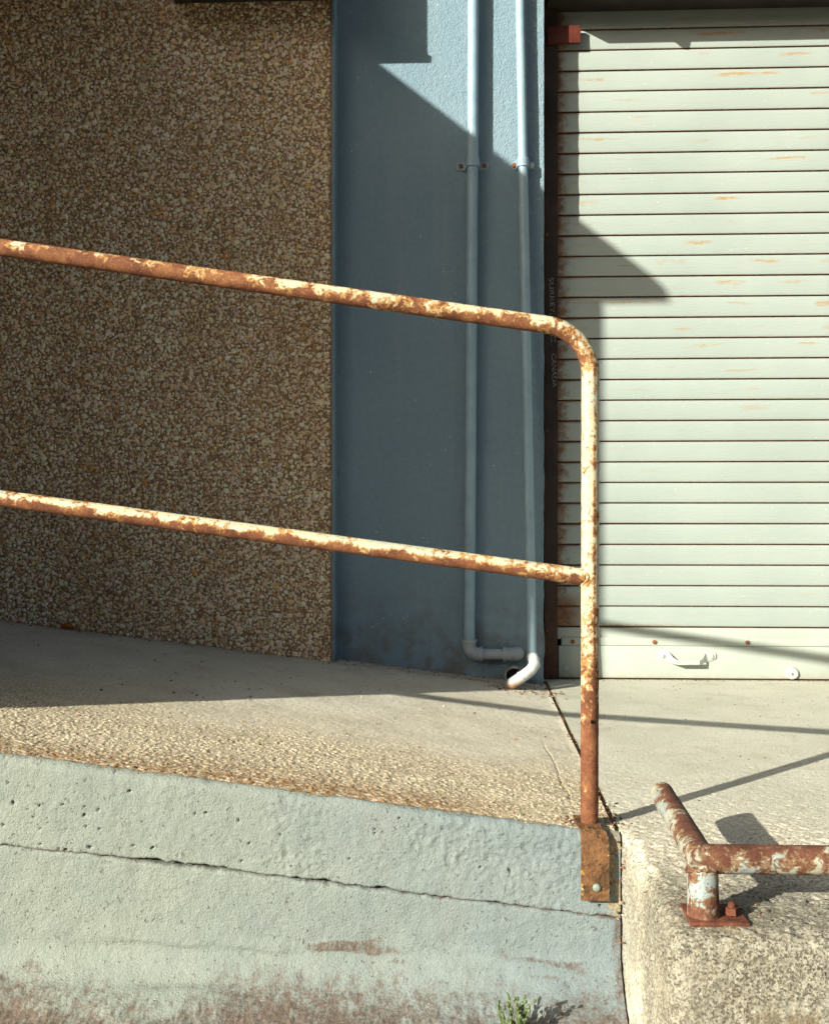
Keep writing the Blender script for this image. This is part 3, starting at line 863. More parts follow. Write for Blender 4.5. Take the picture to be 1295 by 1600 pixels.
# ================================================================== SHUTTER
SH = 4.0
P = 0.0752
sh = thing('roller_shutter', 'pale grey green steel roller shutter with rust streaked slats', 'shutter', (1.3, SH, 0.0))
def slat_mesh():
    prof = [(0.008, 0.0), (0.008, 0.0026), (0.0035, 0.0034), (0.0006, 0.0050), (-0.0004, 0.009), (-0.0016, 0.022), (-0.0023, 0.040), (-0.0019, 0.058), (-0.0008, 0.070), (0.0006, 0.0740), (0.0045, 0.0750), (0.008, 0.0751)]
    xs = np.linspace(-0.963, 1.03, 60)
    V = np.zeros((len(xs), len(prof), 3))
    for j, (y, z) in enumerate(prof):
        V[:, j, 0] = xs; V[:, j, 1] = y; V[:, j, 2] = z
    me = np_mesh('slat', V, grid_faces(len(xs), len(prof), True))
    me.materials.append(MAT['slat']); me.materials.append(MAT['seam'])
    mi = np.zeros(len(me.polygons), dtype=np.int32)
    fj = np.arange(len(me.polygons)) % (len(prof) - 1)
    mi[(fj <= 2)] = 1
    me.polygons.foreach_set('material_index', mi)
    return me
sm = slat_mesh()
# the material reads world heights: bring them in through one coordinate shift per slat
def fix_world_coords(mat):
    t = mat.node_tree
    for n in list(t.nodes):
        if n.type == 'TEX_COORD':
            g = t.nodes.new('ShaderNodeNewGeometry')
            for l in list(n.outputs['Object'].links):
                t.links.new(g.outputs['Position'], l.to_socket)
fix_world_coords(MAT['slat']); fix_world_coords(MAT['seam'])
for i in range(31):
    o = bpy.data.objects.new('slat', sm)
    C.objects.link(o)
    o.parent = sh
    o.location = (1.306 - 1.3, random.uniform(-0.0012, 0.0012), 0.189 + i * P)
    o.rotation_euler = (random.uniform(-0.007, 0.007), random.uniform(-0.0007, 0.0007), 0)
# bottom bar
bb = obj('bottom_bar', box_mesh('bottom_bar', 0.347, 2.336, SH - 0.008, SH + 0.016, 0.006, 0.1225, bev=0.002), MAT['bar'], sh)
obj('top_flange', box_mesh('top_flange', 0.340, 2.336, SH - 0.001, SH + 0.014, 0.1455, 0.188, bev=0.002), MAT['bar'], sh)
obj('cover_strip', box_mesh('cover_strip', 0.358, 2.336, SH - 0.006, SH + 0.012, 0.1235, 0.152, bev=0.0015), MAT['bar'], bb)
obj('rubber_seal', box_mesh('rubber_seal', 0.347, 2.336, SH - 0.003, SH + 0.012, -0.004, 0.0055), MAT['darkmetal'], bb)
for x in (0.398, 0.694, 1.028, 1.36, 1.70, 2.03):
    obj('bolt', bolt_mesh('bolt', (x, SH - 0.006, 0.137), 0.0075, 0.007), MAT['rustbolt'], bb)
obj('rivet', bolt_mesh('rivet', (0.376, SH - 0.008, 0.040), 0.012, 0.006), MAT['bar'], bb)
# pull handle: two screwed pads joined by a bowed bar
def handle_mesh():
    xa, xb, z = 0.728, 0.892, 0.084
    y0 = SH - 0.009
    xs = np.array([xa - 0.022, xa - 0.010, xa + 0.006, xa + 0.016, xa + 0.030, xa + 0.044, xb - 0.044, xb - 0.030, xb - 0.016, xb - 0.006, xb + 0.010, xb + 0.022])
    yo = np.array([0.000, 0.000, 0.000, 0.002, 0.022, 0.034, 0.034, 0.022, 0.002, 0.0, 0.0, 0.0])
    zo = np.array([0.004, 0.004, 0.002, 0.0, -0.012, -0.017, -0.017, -0.012, 0.0, 0.002, 0.004, 0.004])
    hw = np.array([0.010, 0.019, 0.021, 0.020, 0.011, 0.0085, 0.0085, 0.011, 0.020, 0.021, 0.019, 0.010])
    th = 0.0045
    bm = bmesh.new(); rows = []
    for x, y, dz, w in zip(xs, yo, zo, hw):
        ring = []
        for (a, b) in ((-1, 0), (-0.7, 1), (0.7, 1), (1, 0), (0.7, -0.3), (-0.7, -0.3)):
            ring.append(bm.verts.new((x, y0 - y - th * b * 0.9, z + dz + w * a)))
        rows.append(ring)
    for ra, rb in zip(rows[:-1], rows[1:]):
        for k in range(6):
            bm.faces.new((ra[k], ra[(k + 1) % 6], rb[(k + 1) % 6], rb[k]))
    bm.faces.new(rows[0][::-1]); bm.faces.new(rows[-1])
    return bm_mesh('handle', bm, True, math.radians(40))
hd = obj('handle', handle_mesh(), MAT['galv'], bb)
ex = []
for x in (0.722, 0.898):
    o = obj('bolt', bolt_mesh('bolt', (x, SH - 0.0125, 0.087), 0.0078, 0.006), MAT['galv'], bb)
# lock barrel with its bezel and key slot
def lock_mesh():
    c = (1.186, SH - 0.008, 0.027)
    bm = bmesh.new(); n = 28; rows = []
    for rr, h in ((0.023, 0), (0.0225, 0.004), (0.0195, 0.011), (0.0165, 0.012), (0.0155, 0.0095), (0.010, 0.0095), (0.0095, 0.011), (0.004, 0.011)):
        rows.append([bm.verts.new((c[0] + rr * math.cos(2 * math.pi * k / n), c[1] - h, c[2] + rr * math.sin(2 * math.pi * k / n))) for k in range(n)])
    for ra, rb in zip(rows[:-1], rows[1:]):
        for k in range(n): bm.faces.new((ra[k], ra[(k + 1) % n], rb[(k + 1) % n], rb[k]))
    bm.faces.new(rows[-1])
    return bm_mesh('lock', bm, True, math.radians(45))
lk = obj('lock', lock_mesh(), MAT['galv'], bb)
obj('key_slot', box_mesh('key_slot', 1.1845, 1.1875, SH - 0.0205, SH - 0.0185, 0.020, 0.030), MAT['hole'], bb)

# dark guide channel with the maker's town lettered down it
gd = thing('shutter_guide', 'dark brown steel guide channel at the left edge of the shutter, lettered vertically', 'guide', (0.315, 3.95, 0.0))
bm = bmesh.new()
box(bm, 0.2965, 0.3425, 3.978, 3.982, -0.002, 2.75)
box(bm, 0.2965, 0.3010, 3.9821, 4.07, -0.002, 2.75)
box(bm, 0.3011, 0.3425, 4.050, 4.054, -0.002, 2.75)
obj('channel', bm_mesh('channel', bm), MAT['guide'], gd)
for z in (2.36, 1.62, 0.905, 0.18):
    obj('bolt', bolt_mesh('bolt', (0.304, 3.978, z), 0.0048, 0.004), MAT['rustbolt'], gd)
obj('stop_bracket', box_mesh('stop_bracket', 0.304, 0.424, 3.960, 3.9775, 2.309, 2.372, bev=0.0015), MAT['redox'], gd)
def word(text, top, bot):
    """a word painted down the guide: read downwards, letter tops to the right, drifting off plumb"""
    cu = bpy.data.curves.new('lettering', 'FONT')
    cu.body = text
    cu.size = 0.0235
    cu.extrude = 0.0002
    tmp = bpy.data.objects.new('lettering', cu)
    C.objects.link(tmp)
    dg = bpy.context.evaluated_depsgraph_get()
    tme = bpy.data.meshes.new_from_object(tmp.evaluated_get(dg))
    bpy.data.objects.remove(tmp)
    tv = np.zeros(len(tme.vertices) * 3); tme.vertices.foreach_get('co', tv); tv = tv.reshape(-1, 3)
    s_ = (tv[:, 0] - tv[:, 0].min()) / (tv[:, 0].max() - tv[:, 0].min()) * (top - bot)
    z = top - s_
    nv = np.stack([0.3115 + 0.0130 * (1.462 - z) / 0.40 + tv[:, 1], np.full(len(tv), 3.9775) - tv[:, 2], z], 1)
    tme.vertices.foreach_set('co', nv.ravel().astype(np.float32)); tme.update()
    obj('lettering', tme, MAT['letter'], gd)
word('SURREY,', 1.462, 1.328)
word('B.C.', 1.300, 1.215)
word('CANADA', 1.186, 1.064)

# hood over the shutter, lintel above, far pier
hood = thing('shutter_hood', 'dark hood box above the shutter at the top edge', 'hood', (1.3, 3.78, 2.44))
obj('box', box_mesh('box', 0.302, 2.40, 3.775, 4.3, 2.438, 2.95, bev=0.003), MAT['darkmetal'], hood)
bm = bmesh.new()
v = [bm.verts.new(p) for p in ((0.545, 3.776, 2.4385), (0.600, 3.776, 2.4385), (0.592, 3.776, 2.412), (0.578, 3.776, 2.412))]
w = [bm.verts.new(p) for p in ((0.545, 3.782, 2.4385), (0.600, 3.782, 2.4385), (0.592, 3.782, 2.412), (0.578, 3.782, 2.412))]
bm.faces.new(v); bm.faces.new(w[::-1])
for k in range(4): bm.faces.new((v[k], w[k], w[(k + 1) % 4], v[(k + 1) % 4]))
obj('tab', bm_mesh('tab', bm), MAT['darkmetal'], hood)
tag(obj('lintel', box_mesh('lintel', 0.2875, 2.7, 3.87, 4.29, 2.96, 2.9995), MAT['blue']), 'blue painted lintel above the shutter hood', 'lintel')
tag(obj('end_pier', box_mesh('end_pier', 2.35, 2.7, 3.87, 4.3, -0.05, 2.955), MAT['blue']), 'blue pier at the far right end of the shutter', 'pier')
tag(obj('back_wall', box_mesh('back_wall', 0.29, 2.34, 4.12, 4.2, -0.02, 2.43), MAT['darkmetal']), 'dark inner wall behind the shutter', 'wall')

# ================================================================== CONDUITS
def collar(name, p, d, r, L, mat, parent):
    p = np.array(p, float); d = np.array(d, float); d /= np.linalg.norm(d)
    pts = [p - d * L / 2, p - d * L / 2 + d * 0.001, p + d * L / 2 - d * 0.001, p + d * L / 2]
    return obj(name, tube_mesh(name, pts, [r - 0.001, r, r, r - 0.001], 24), mat, parent)

def bend(a, corner, b, r, n=10):
    """points of a rounded corner between directions"""
    a, corner, b = (np.array(q, float) for q in (a, corner, b))
    u = (a - corner) / np.linalg.norm(a - corner); w = (b - corner) / np.linalg.norm(b - corner)
    half = math.acos(np.clip(np.dot(u, w), -1, 1)) / 2
    t = r / math.tan(half)
    p0 = corner + u * t
    cen = corner + (u + w) / np.linalg.norm(u + w) * (r / math.sin(half))
    p1 = corner + w * t
    out = []
    v0, v1 = p0 - cen, p1 - cen
    om = math.acos(np.clip(np.dot(v0, v1) / (r * r), -1, 1))
    for i in range(n + 1):
        s = i / n
        out.append(cen + (math.sin((1 - s) * om) * v0 + math.sin(s * om) * v1) / math.sin(om))
    return out

PY = 3.822
def clamp_parts(x, z, r, parent, ears=(0.036, 0.036), y=PY):
    bm = bmesh.new()
    n = 14
    t = 0.004; hw = 0.0155
    prof = []
    for k in range(n + 1):
        a = math.pi * k / n
        prof.append((x - (r + 0.0005) * math.cos(a), y - (r + 0.0005) * math.sin(a)))
    prof = [(x - r - ears[0], PIER - 0.003), (x - r - 0.004, PIER - 0.003), (x - r - 0.0005, y + 0.004)] + prof[1:-1] + [(x + r + 0.0005, y + 0.004), (x + r + 0.004, PIER - 0.003), (x + r + ears[1], PIER - 0.003)]
    inner, outer = [], []
    for i, (px, py) in enumerate(prof):
        a = np.array(prof[max(i - 1, 0)]); b = np.array(prof[min(i + 1, len(prof) - 1)])
        d = b - a; d /= np.linalg.norm(d)
        nn = np.array([d[1], -d[0]])
        w = hw if 2 < i < len(prof) - 3 else hw * (0.75 if i in (0, len(prof) - 1) else 1)
        inner.append([bm.verts.new((px, py, z + s * w)) for s in (-1, 1)])
        outer.append([bm.verts.new((px + nn[0] * t, py + nn[1] * t, z + s * w)) for s in (-1, 1)])
    for i in range(len(prof) - 1):
        bm.faces.new((outer[i][0], outer[i + 1][0], outer[i + 1][1], outer[i][1]))
        bm.faces.new((inner[i][0], inner[i][1], inner[i + 1][1], inner[i + 1][0]))
        for s in (0, 1): bm.faces.new((outer[i][s], inner[i][s], inner[i + 1][s], outer[i + 1][s]))
    for i in (0, -1): bm.faces.new((outer[i][0], outer[i][1], inner[i][1], inner[i][0]))
    cl = obj('clamp', bm_mesh('clamp', bm, True, math.radians(35)), MAT['conduit'], parent)
    for sx in (x - r - ears[0] * 0.62, x + r + ears[1] * 0.62):
        obj('screw', bolt_mesh('screw', (sx, PIER - 0.0055, z), 0.0085, 0.009), MAT['rustbolt'] if sx < x or x < 0.1 else MAT['galv'], cl)

c1 = thing('conduit_pipe', 'blue grey painted conduit on the pier, left of the two, turning right near the floor', 'pipe', (0.02, PY, 0.1), 'conduits on the blue pier')
xt, xb, r1 = 0.034, 0.0215, 0.0195
obj('pipe', tube_mesh('pipe', resample([(xt + 0.003, PY, 2.999), (xt - 0.001, PY, 1.83), (xb, PY, 0.15)], 0.2), r1, 28, False), MAT['conduit'], c1)
clamp_parts(xt - 0.001, 1.835, r1, c1)
ez = 0.112
el = obj('elbow', tube_mesh('elbow', [(xb, PY, 0.158)] + bend((xb, PY, 0.2), (xb, PY, ez), (0.2, PY, ez), 0.028) + [(xb + 0.044, PY, ez)], 0.0235, 28), MAT['fitting'], c1)
collar('collar', (xb, PY, 0.158), (0, 0, 1), 0.0265, 0.013, MAT['fitting'], el)
collar('collar', (xb + 0.042, PY, ez), (1, 0, 0), 0.0265, 0.013, MAT['fitting'], el)
obj('cross_pipe', tube_mesh('cross_pipe', [(xb + 0.03, PY, ez), (0.15, PY, ez - 0.001)], 0.0185, 28, False), MAT['fitting'], c1)
el2 = obj('elbow', tube_mesh('elbow', [(0.142, PY, ez)] + bend((0.1, PY, ez), (0.192, PY, ez), (0.192, 4.0, ez), 0.028) + [(0.192, PIER + 0.02, ez)], 0.0235, 28), MAT['fitting'], c1)
collar('collar', (0.144, PY, ez), (1, 0, 0), 0.0265, 0.012, MAT['fitting'], el2)

c2 = thing('conduit_pipe', 'blue grey conduit next to the shutter edge, ending in a white elbow at the floor', 'pipe', (0.23, 3.7, 0.06), 'conduits on the blue pier')
r2 = 0.0165
obj('pipe', tube_mesh('pipe', resample([(0.199, PY + 0.006, 2.999), (0.199, PY + 0.006, 2.4), (0.209, PY + 0.006, 1.83), (0.2350, 3.7470, 0.1200)], 0.12), r2, 28, False), MAT['conduit'], c2)
clamp_parts(0.209, 1.835, r2, c2, (0.020, 0.026), PY + 0.006)
collar('coupling', (0.2350, 3.7470, 0.1200), (0.003, -0.12, -1), 0.0205, 0.012, MAT['conduit'], c2)
obj('coupling_body', tube_mesh('coupling_body', [(0.2350, 3.7470, 0.1200), (0.2370, 3.7330, 0.1050)], 0.0188, 28), MAT['conduit'], c2)
wp = [(0.2350, 3.7400, 0.1150), (0.2410, 3.7250, 0.1040), (0.2410, 3.7050, 0.0910), (0.2280, 3.6880, 0.0760), (0.2080, 3.6740, 0.0630), (0.1860, 3.6640, 0.0490), (0.1660, 3.6620, 0.0370), (0.1580, 3.6750, 0.0300)]
we = obj('white_elbow', tube_mesh('white_elbow', resample(wp, 0.006), 0.0192, 28), MAT['white_pipe'], c2)
collar('collar', (0.1940, 3.6680, 0.0550), (-0.85, -0.2, -0.5), 0.0205, 0.006, MAT['white_pipe'], we)

# open drain stub the elbow empties into
def drain():
    d = np.array([-0.05, -1.0, 0.10]); d /= np.linalg.norm(d)
    e = np.array([0.1730, 3.7150, 0.0500])
    pts, rad = [], []
    for s, r in ((-0.26, 0.033), (0.0, 0.033), (0.001, 0.0325), (0.0, 0.0275), (-0.14, 0.0275)):
        pts.append((s, r))
    t, u, v = frame(d)
    bm = bmesh.new(); n = 36; rows = []
    for s, r in pts:
        rows.append([bm.verts.new(tuple(e + d * s + r * (math.cos(2 * math.pi * k / n) * u + math.sin(2 * math.pi * k / n) * v))) for k in range(n)])
    for ra, rb in zip(rows[:-1], rows[1:]):
        for k in range(n): bm.faces.new((ra[k], ra[(k + 1) % n], rb[(k + 1) % n], rb[k]))
    bm.faces.new(rows[-1])
    o = obj('drain_stub', bm_mesh('drain_stub', bm, True, math.radians(50)), MAT['fitting'])
    tag(o, 'open round grey drain stub on the floor under the conduits', 'drain pipe')
drain()

# ================================================================== HANDRAIL
hr = thing('handrail', 'rusty tubular handrail with peeling cream paint on the ramp edge', 'handrail', (0.246, 2.121, 0.0))
HY = 2.121; RR = 0.0172
def rail_z_top(x): return 0.9945 - 0.150 * (x - 0.021)
def rail_z_low(x): return 0.6375 - 0.1330 * (x + 0.918)
def rust_disp(V):
    return 0.00045 * fbm(V[:, 0], V[:, 1], V[:, 2], 60, 3, 200) + 0.0003 * fbm(V[:, 0], V[:, 1], V[:, 2], 160, 2, 201)
def paint_attr(me, fn):
    n = len(me.vertices); v = np.zeros(n * 3); me.vertices.foreach_get('co', v); v = v.reshape(-1, 3)
    nn = np.zeros(n * 3); me.vertices.foreach_get('normal', nn); nn = nn.reshape(-1, 3)
    set_float(me, 'paint', fn(v, nn))
corner = (0.246, HY, rail_z_top(0.246))
path = [np.array((-1.66, HY, rail_z_top(-1.66)))] + bend((-1.0, HY, rail_z_top(-1.0)), corner, (0.246, HY, 0.2), 0.098, 26) + [np.array((0.244, HY, 0.006))]
pp = resample([path[0], path[1]], 0.006)[:-1].tolist() + path[1:-2] + resample([path[-2], path[-1]], 0.006).tolist()
me = tube_mesh('bent_rail', pp, RR, 36, True, rust_disp)
def paint_top(v, n):
    x, z = v[:, 0], v[:, 2]
    rail = 0.19 + 0.22 * sstep(-0.3, 0.6, n[:, 2]) - 0.16 * sstep(0.8, 1.0, n[:, 2]) - 0.16 * sstep(-0.3, -0.7, n[:, 2]) + 0.20 * sstep(-0.75, -0.1, x) - 0.10 * sstep(-0.55, -0.9, x)
    post = 0.77 - 0.36 * sstep(0.55, 0.22, z) - 0.36 * sstep(0.30, 0.14, z) - 0.36 * np.exp(-((n[:, 0] - 0.42) / 0.16) ** 2) * (n[:, 1] < 0) - 0.15 * sstep(0.82, 0.93, z)
    f = sstep(0.16, 0.235, x) * sstep(0.93, 0.86, z)
    return rail * (1 - f) + post * f
paint_attr(me, paint_top)
br = obj('bent_rail', me, MAT['rail'], hr)
me = tube_mesh('lower_rail', resample([(-1.66, HY, rail_z_low(-1.66)), (0.234, HY, rail_z_low(0.234))], 0.006), 0.0163, 36, True, rust_disp)
paint_attr(me, lambda v, n: 0.22 + 0.44 * sstep(-0.3, 0.5, n[:, 2]) - 0.10 * sstep(-0.4, -0.8, n[:, 2]) + 0.12 * sstep(0.0, 0.2, v[:, 0]))
obj('lower_rail', me, MAT['rail'], hr)
# weld bead where the lower rail meets the post
th = np.linspace(0, 2 * np.pi, 40)
zl = rail_z_low(0.229)
wpth = []
for a in th:
    ca, sa = math.cos(a), math.sin(a)
    wpth.append((0.246 - math.sqrt(max(0.0172 ** 2 - (0.0163 * sa) ** 2, 0)) - 0.0005, HY + 0.0168 * sa, zl + 0.0168 * ca))
me = tube_mesh('weld', wpth, [0.0026 + 0.0008 * math.sin(9 * a) for a in th], 8, False)
set_float(me, 'paint', np.full(len(me.vertices), 0.62))
obj('weld', me, MAT['rail'], hr)
obj('hole_shade_disc', bolt_mesh('hole_shade_disc', (0.2475, HY - 0.0172, 0.2065), 0.0040, 0.0006), MAT['hole'], br)  # raised near-black disc; the shade inside the hole is its colour
# bracket: plate over the ramp edge and down the painted face
def bracket():
    prof = [(2.165, 0.004), (2.120, 0.004), (2.083, 0.003), (2.071, 0.000), (2.0625, -0.007), (2.0590, -0.018), (2.0585, -0.06), (2.0590, -0.119)]
    bm = bmesh.new(); t = 0.0065
    nx = 14
    rows_o, rows_i = [], []
    for i, (y, z) in enumerate(prof):
        a = np.array(prof[max(i - 1, 0)]); b = np.array(prof[min(i + 1, len(prof) - 1)])
        d = (b - a) / np.linalg.norm(b - a)
        nn = np.array([d[1], -d[0]])
        x0 = 0.221 - (0.004 if i < 2 else 0); x1 = 0.2730 - (0.010 if i < 3 else 0.004 if i == 3 else 0)
        ro, ri = [], []
        for k in range(nx + 1):
            x = x0 + (x1 - x0) * k / nx
            j = 0.0006 * math.sin(k * 2.1 + i * 1.3)
            ro.append(bm.verts.new((x, y + nn[0] * (t + j), z + nn[1] * (t + j)))); ri.append(bm.verts.new((x, y, z)))
        rows_o.append(ro); rows_i.append(ri)
    for i in range(len(prof) - 1):
        for k in range(nx):
            bm.faces.new((rows_o[i][k], rows_o[i][k + 1], rows_o[i + 1][k + 1], rows_o[i + 1][k]))
            bm.faces.new((rows_i[i][k], rows_i[i + 1][k], rows_i[i + 1][k + 1], rows_i[i][k + 1]))
        for k in (0, nx): bm.faces.new((rows_o[i][k], rows_o[i + 1][k], rows_i[i + 1][k], rows_i[i][k]))
    for i in (0, -1):
        for k in range(nx): bm.faces.new((rows_o[i][k], rows_i[i][k], rows_i[i][k + 1], rows_o[i][k + 1]))
    return bm_mesh('bracket', bm, True, math.radians(40))
bk = obj('bracket', bracket(), MAT['bracket'], hr)
obj('bolt', bolt_mesh('bolt', (0.2495, 2.0525, -0.094), 0.0078, 0.006, dome=0.7), MAT['palebolt'], bk)

# ================================================================== LOW BUMPER RAIL
lr = thing('bumper_rail', 'low maroon rusty pipe rail with a backward arm bolted on the concrete block', 'bumper rail', (0.358, 1.65, 0.0))
LZ = 0.090; LR = 0.0215
cx, cy = 0.357, 1.650
ar = []
for t in np.linspace(0, math.pi / 2, 6):
    ar.append((0.366, 2.028 + 0.010 * (1 - math.sin(t)) , LR * math.sin(t) if t > 0 else 0.002))
armend = [np.array((a[0], a[1], LZ)) for a in ar]
rr_ = [max(0.002, LR * math.sin(t)) for t in np.linspace(0.1, math.pi / 2, 6)]
arm = resample([(0.366, 2.027, LZ), (cx, cy + 0.024, LZ)], 0.006)
core = resample([(cx + 0.024, cy, LZ), (2.4, cy + 0.002, LZ)], 0.010)
lp = armend[:-1] + list(arm) + [np.array((cx, cy, LZ))] + list(core)
lrad = rr_[:-1] + [LR] * (len(arm) + 1 + len(core))
def low_disp(V): return 0.0006 * fbm(V[:, 0], V[:, 1], V[:, 2], 45, 3, 210)
me = tube_mesh('rail', lp, lrad, 36, True, low_disp)
paint_attr(me, lambda v, n: 0.27 + 0.22 * np.clip(-n[:, 1] * 0.8 + 0.5 * (1 - np.abs(n[:, 2])), 0, 1) * (v[:, 0] > 0.385) + 0.34 * sstep(0.1, 0.9, -n[:, 0]) * (v[:, 0] <= 0.385) - 0.05 * n[:, 2])
obj('rail', me, MAT['lowrail'], lr)
me = tube_mesh('leg', resample([(cx + 0.003, cy + 0.001, 0.004), (cx + 0.001, cy + 0.001, LZ - 0.004)], 0.006), [0.0238 - 0.0012 * i / 13 for i in range(len(resample([(cx + 0.003, cy + 0.001, 0.004), (cx + 0.001, cy + 0.001, LZ - 0.004)], 0.006)))], 36, True, low_disp)
paint_attr(me, lambda v, n: 0.38 + 0.18 * sstep(0.02, 0.07, v[:, 2]))
obj('leg', me, MAT['lowrail'], lr)
wl = [(cx + 0.002 + 0.0232 * math.cos(a), cy + 0.001 + 0.0232 * math.sin(a), LZ - 0.0185 + 0.010 * abs(math.sin(a)) - 0.002) for a in np.linspace(0, 2 * math.pi, 44)]
me = tube_mesh('weld', wl, [0.0028 + 0.0008 * math.sin(11 * a) for a in np.linspace(0, 2 * math.pi, 44)], 8, False)
set_float(me, 'paint', np.full(len(me.vertices), 0.42))
obj('weld', me, MAT['lowrail'], lr)
bpz = obj('base_plate', box_mesh('base_plate', 0.334, 0.421, 1.618, 1.700, -0.001, 0.0055, bev=0.0015), MAT['plate'], lr)
bm = bmesh.new()
bmesh.ops.create_cone(bm, cap_ends=True, segments=6, radius1=0.0115, radius2=0.0105, depth=0.010, matrix=Matrix.Translation((0.402, 1.652, 0.0125)) @ Matrix.Rotation(0.3, 4, 'Z'))
disc_bolt(bm, (0.402, 1.652, 0.0175), 0.006, 0.008, 'z', 10)
obj('bolt', bm_mesh('bolt', bm, False), MAT['plate'], bpz)

# ================================================================== LITTER, LEAF, WEED
def litter():
    cen, rad = [], []
    def sc(n, fx, fy, fz, r0, r1):
        for _ in range(n):
            x = fx(); y = fy(); cen.append((x, y, fz(x, y))); rad.append(random.uniform(r0, r1))
    rz = lambda x, y: float(ramp_z(np.array(x))) + 0.002
    U = random.uniform; Gs = random.gauss
    sc(170, lambda: Gs(0.288, 0.006), lambda: U(2.12, 3.8), lambda x, y: -0.004 + U(0, 0.006), 0.0018, 0.0048)     # joint
    sc(90, lambda: Gs(0.285, 0.02), lambda: 2.12 + abs(Gs(0, 0.10)), lambda x, y: 0.001, 0.0012, 0.0040)
    sc(60, lambda: Gs(0.207, 0.016), lambda: Gs(2.125, 0.02), lambda x, y: rz(x, y), 0.001, 0.0036)
    sc(130, lambda: U(0.08, 0.34), lambda: Gs(3.66, 0.05), rz, 0.0015, 0.0050)
    sc(150, lambda: U(-1.6, 0.28), lambda: 3.772 - abs(Gs(0, 0.02)), rz, 0.0015, 0.0045)
    sc(90, lambda: U(-0.44, 0.28), lambda: 3.855 - abs(Gs(0, 0.02)), rz, 0.0015, 0.0045)
    sc(150, lambda: U(0.35, 1.5), lambda: 3.985 - abs(Gs(0, 0.012)), lambda x, y: 0.001, 0.001, 0.003)
    sc(170, lambda: U(-1.5, 0.25), lambda: U(2.15, 3.7), rz, 0.0014, 0.0046)
    sc(150, lambda: U(0.32, 1.4), lambda: U(2.0, 3.9), lambda x, y: 0.001, 0.0012, 0.0036)
    sc(28, lambda: Gs(0.345, 0.018), lambda: Gs(1.73, 0.05), lambda x, y: 0.001, 0.001, 0.0028)
    sc(14, lambda: Gs(0.45, 0.02), lambda: Gs(1.68, 0.02), lambda x, y: 0.001, 0.0015, 0.0045)
    sc(22, lambda: U(0.291, 0.300), lambda: U(2.03, 2.10), lambda x, y: U(-0.2, -0.01), 0.002, 0.006)
    cen = np.array(cen); rad = np.array(rad)
    tones = palette(len(cen), [(0.15, 0.075, 0.04), (0.30, 0.235, 0.155), (0.52, 0.48, 0.39), (0.26, 0.115, 0.045), (0.07, 0.05, 0.035)], [3, 3, 1.2, 2, 3])
    o = obj('litter', stones('litter', cen, rad, tones, 0.55, False, 2), MAT['litter'])
    tag(o, 'loose grit and dry crumbs lying along the joint and wall foot', kind='stuff')
litter()

def leaf(name, label, x, y, size, rz, cup):
    bm = bmesh.new(); z0 = float(ramp_z(np.array(x))) + 0.003
    n = 8; rows = []
    for i in range(n + 1):
        t = i / n; w = size * 0.42 * math.sin(math.pi * min(1, t * 0.93 + 0.05)) ** 0.8
        row = []
        for s in (-1, -0.5, 0, 0.5, 1):
            lx = (t - 0.5) * size; ly = s * w; lz = cup * (abs(s) ** 1.6 * w * 1.2 + (t - 0.5) ** 2 * size * 0.9)
            row.append(bm.verts.new((x + lx * math.cos(rz) - ly * math.sin(rz), y + lx * math.sin(rz) + ly * math.cos(rz), z0 + lz)))
        rows.append(row)
    for a, b in zip(rows[:-1], rows[1:]):
        for k in range(4): bm.faces.new((a[k], a[k + 1], b[k + 1], b[k]))
    r = bmesh.ops.solidify(bm, geom=bm.faces[:], thickness=0.0006)
    tag(obj(name, bm_mesh(name, bm, True), MAT['leaf']), label, 'leaf')
leaf('fallen_leaf', 'curled orange leaf at the foot of the pebble wall', -1.385, 3.755, 0.045, 0.3, 0.9)
leaf('fallen_leaf', 'small yellow orange leaf scrap in the far left wall corner', -1.56, 3.765, 0.02, 1.1, 0.8)

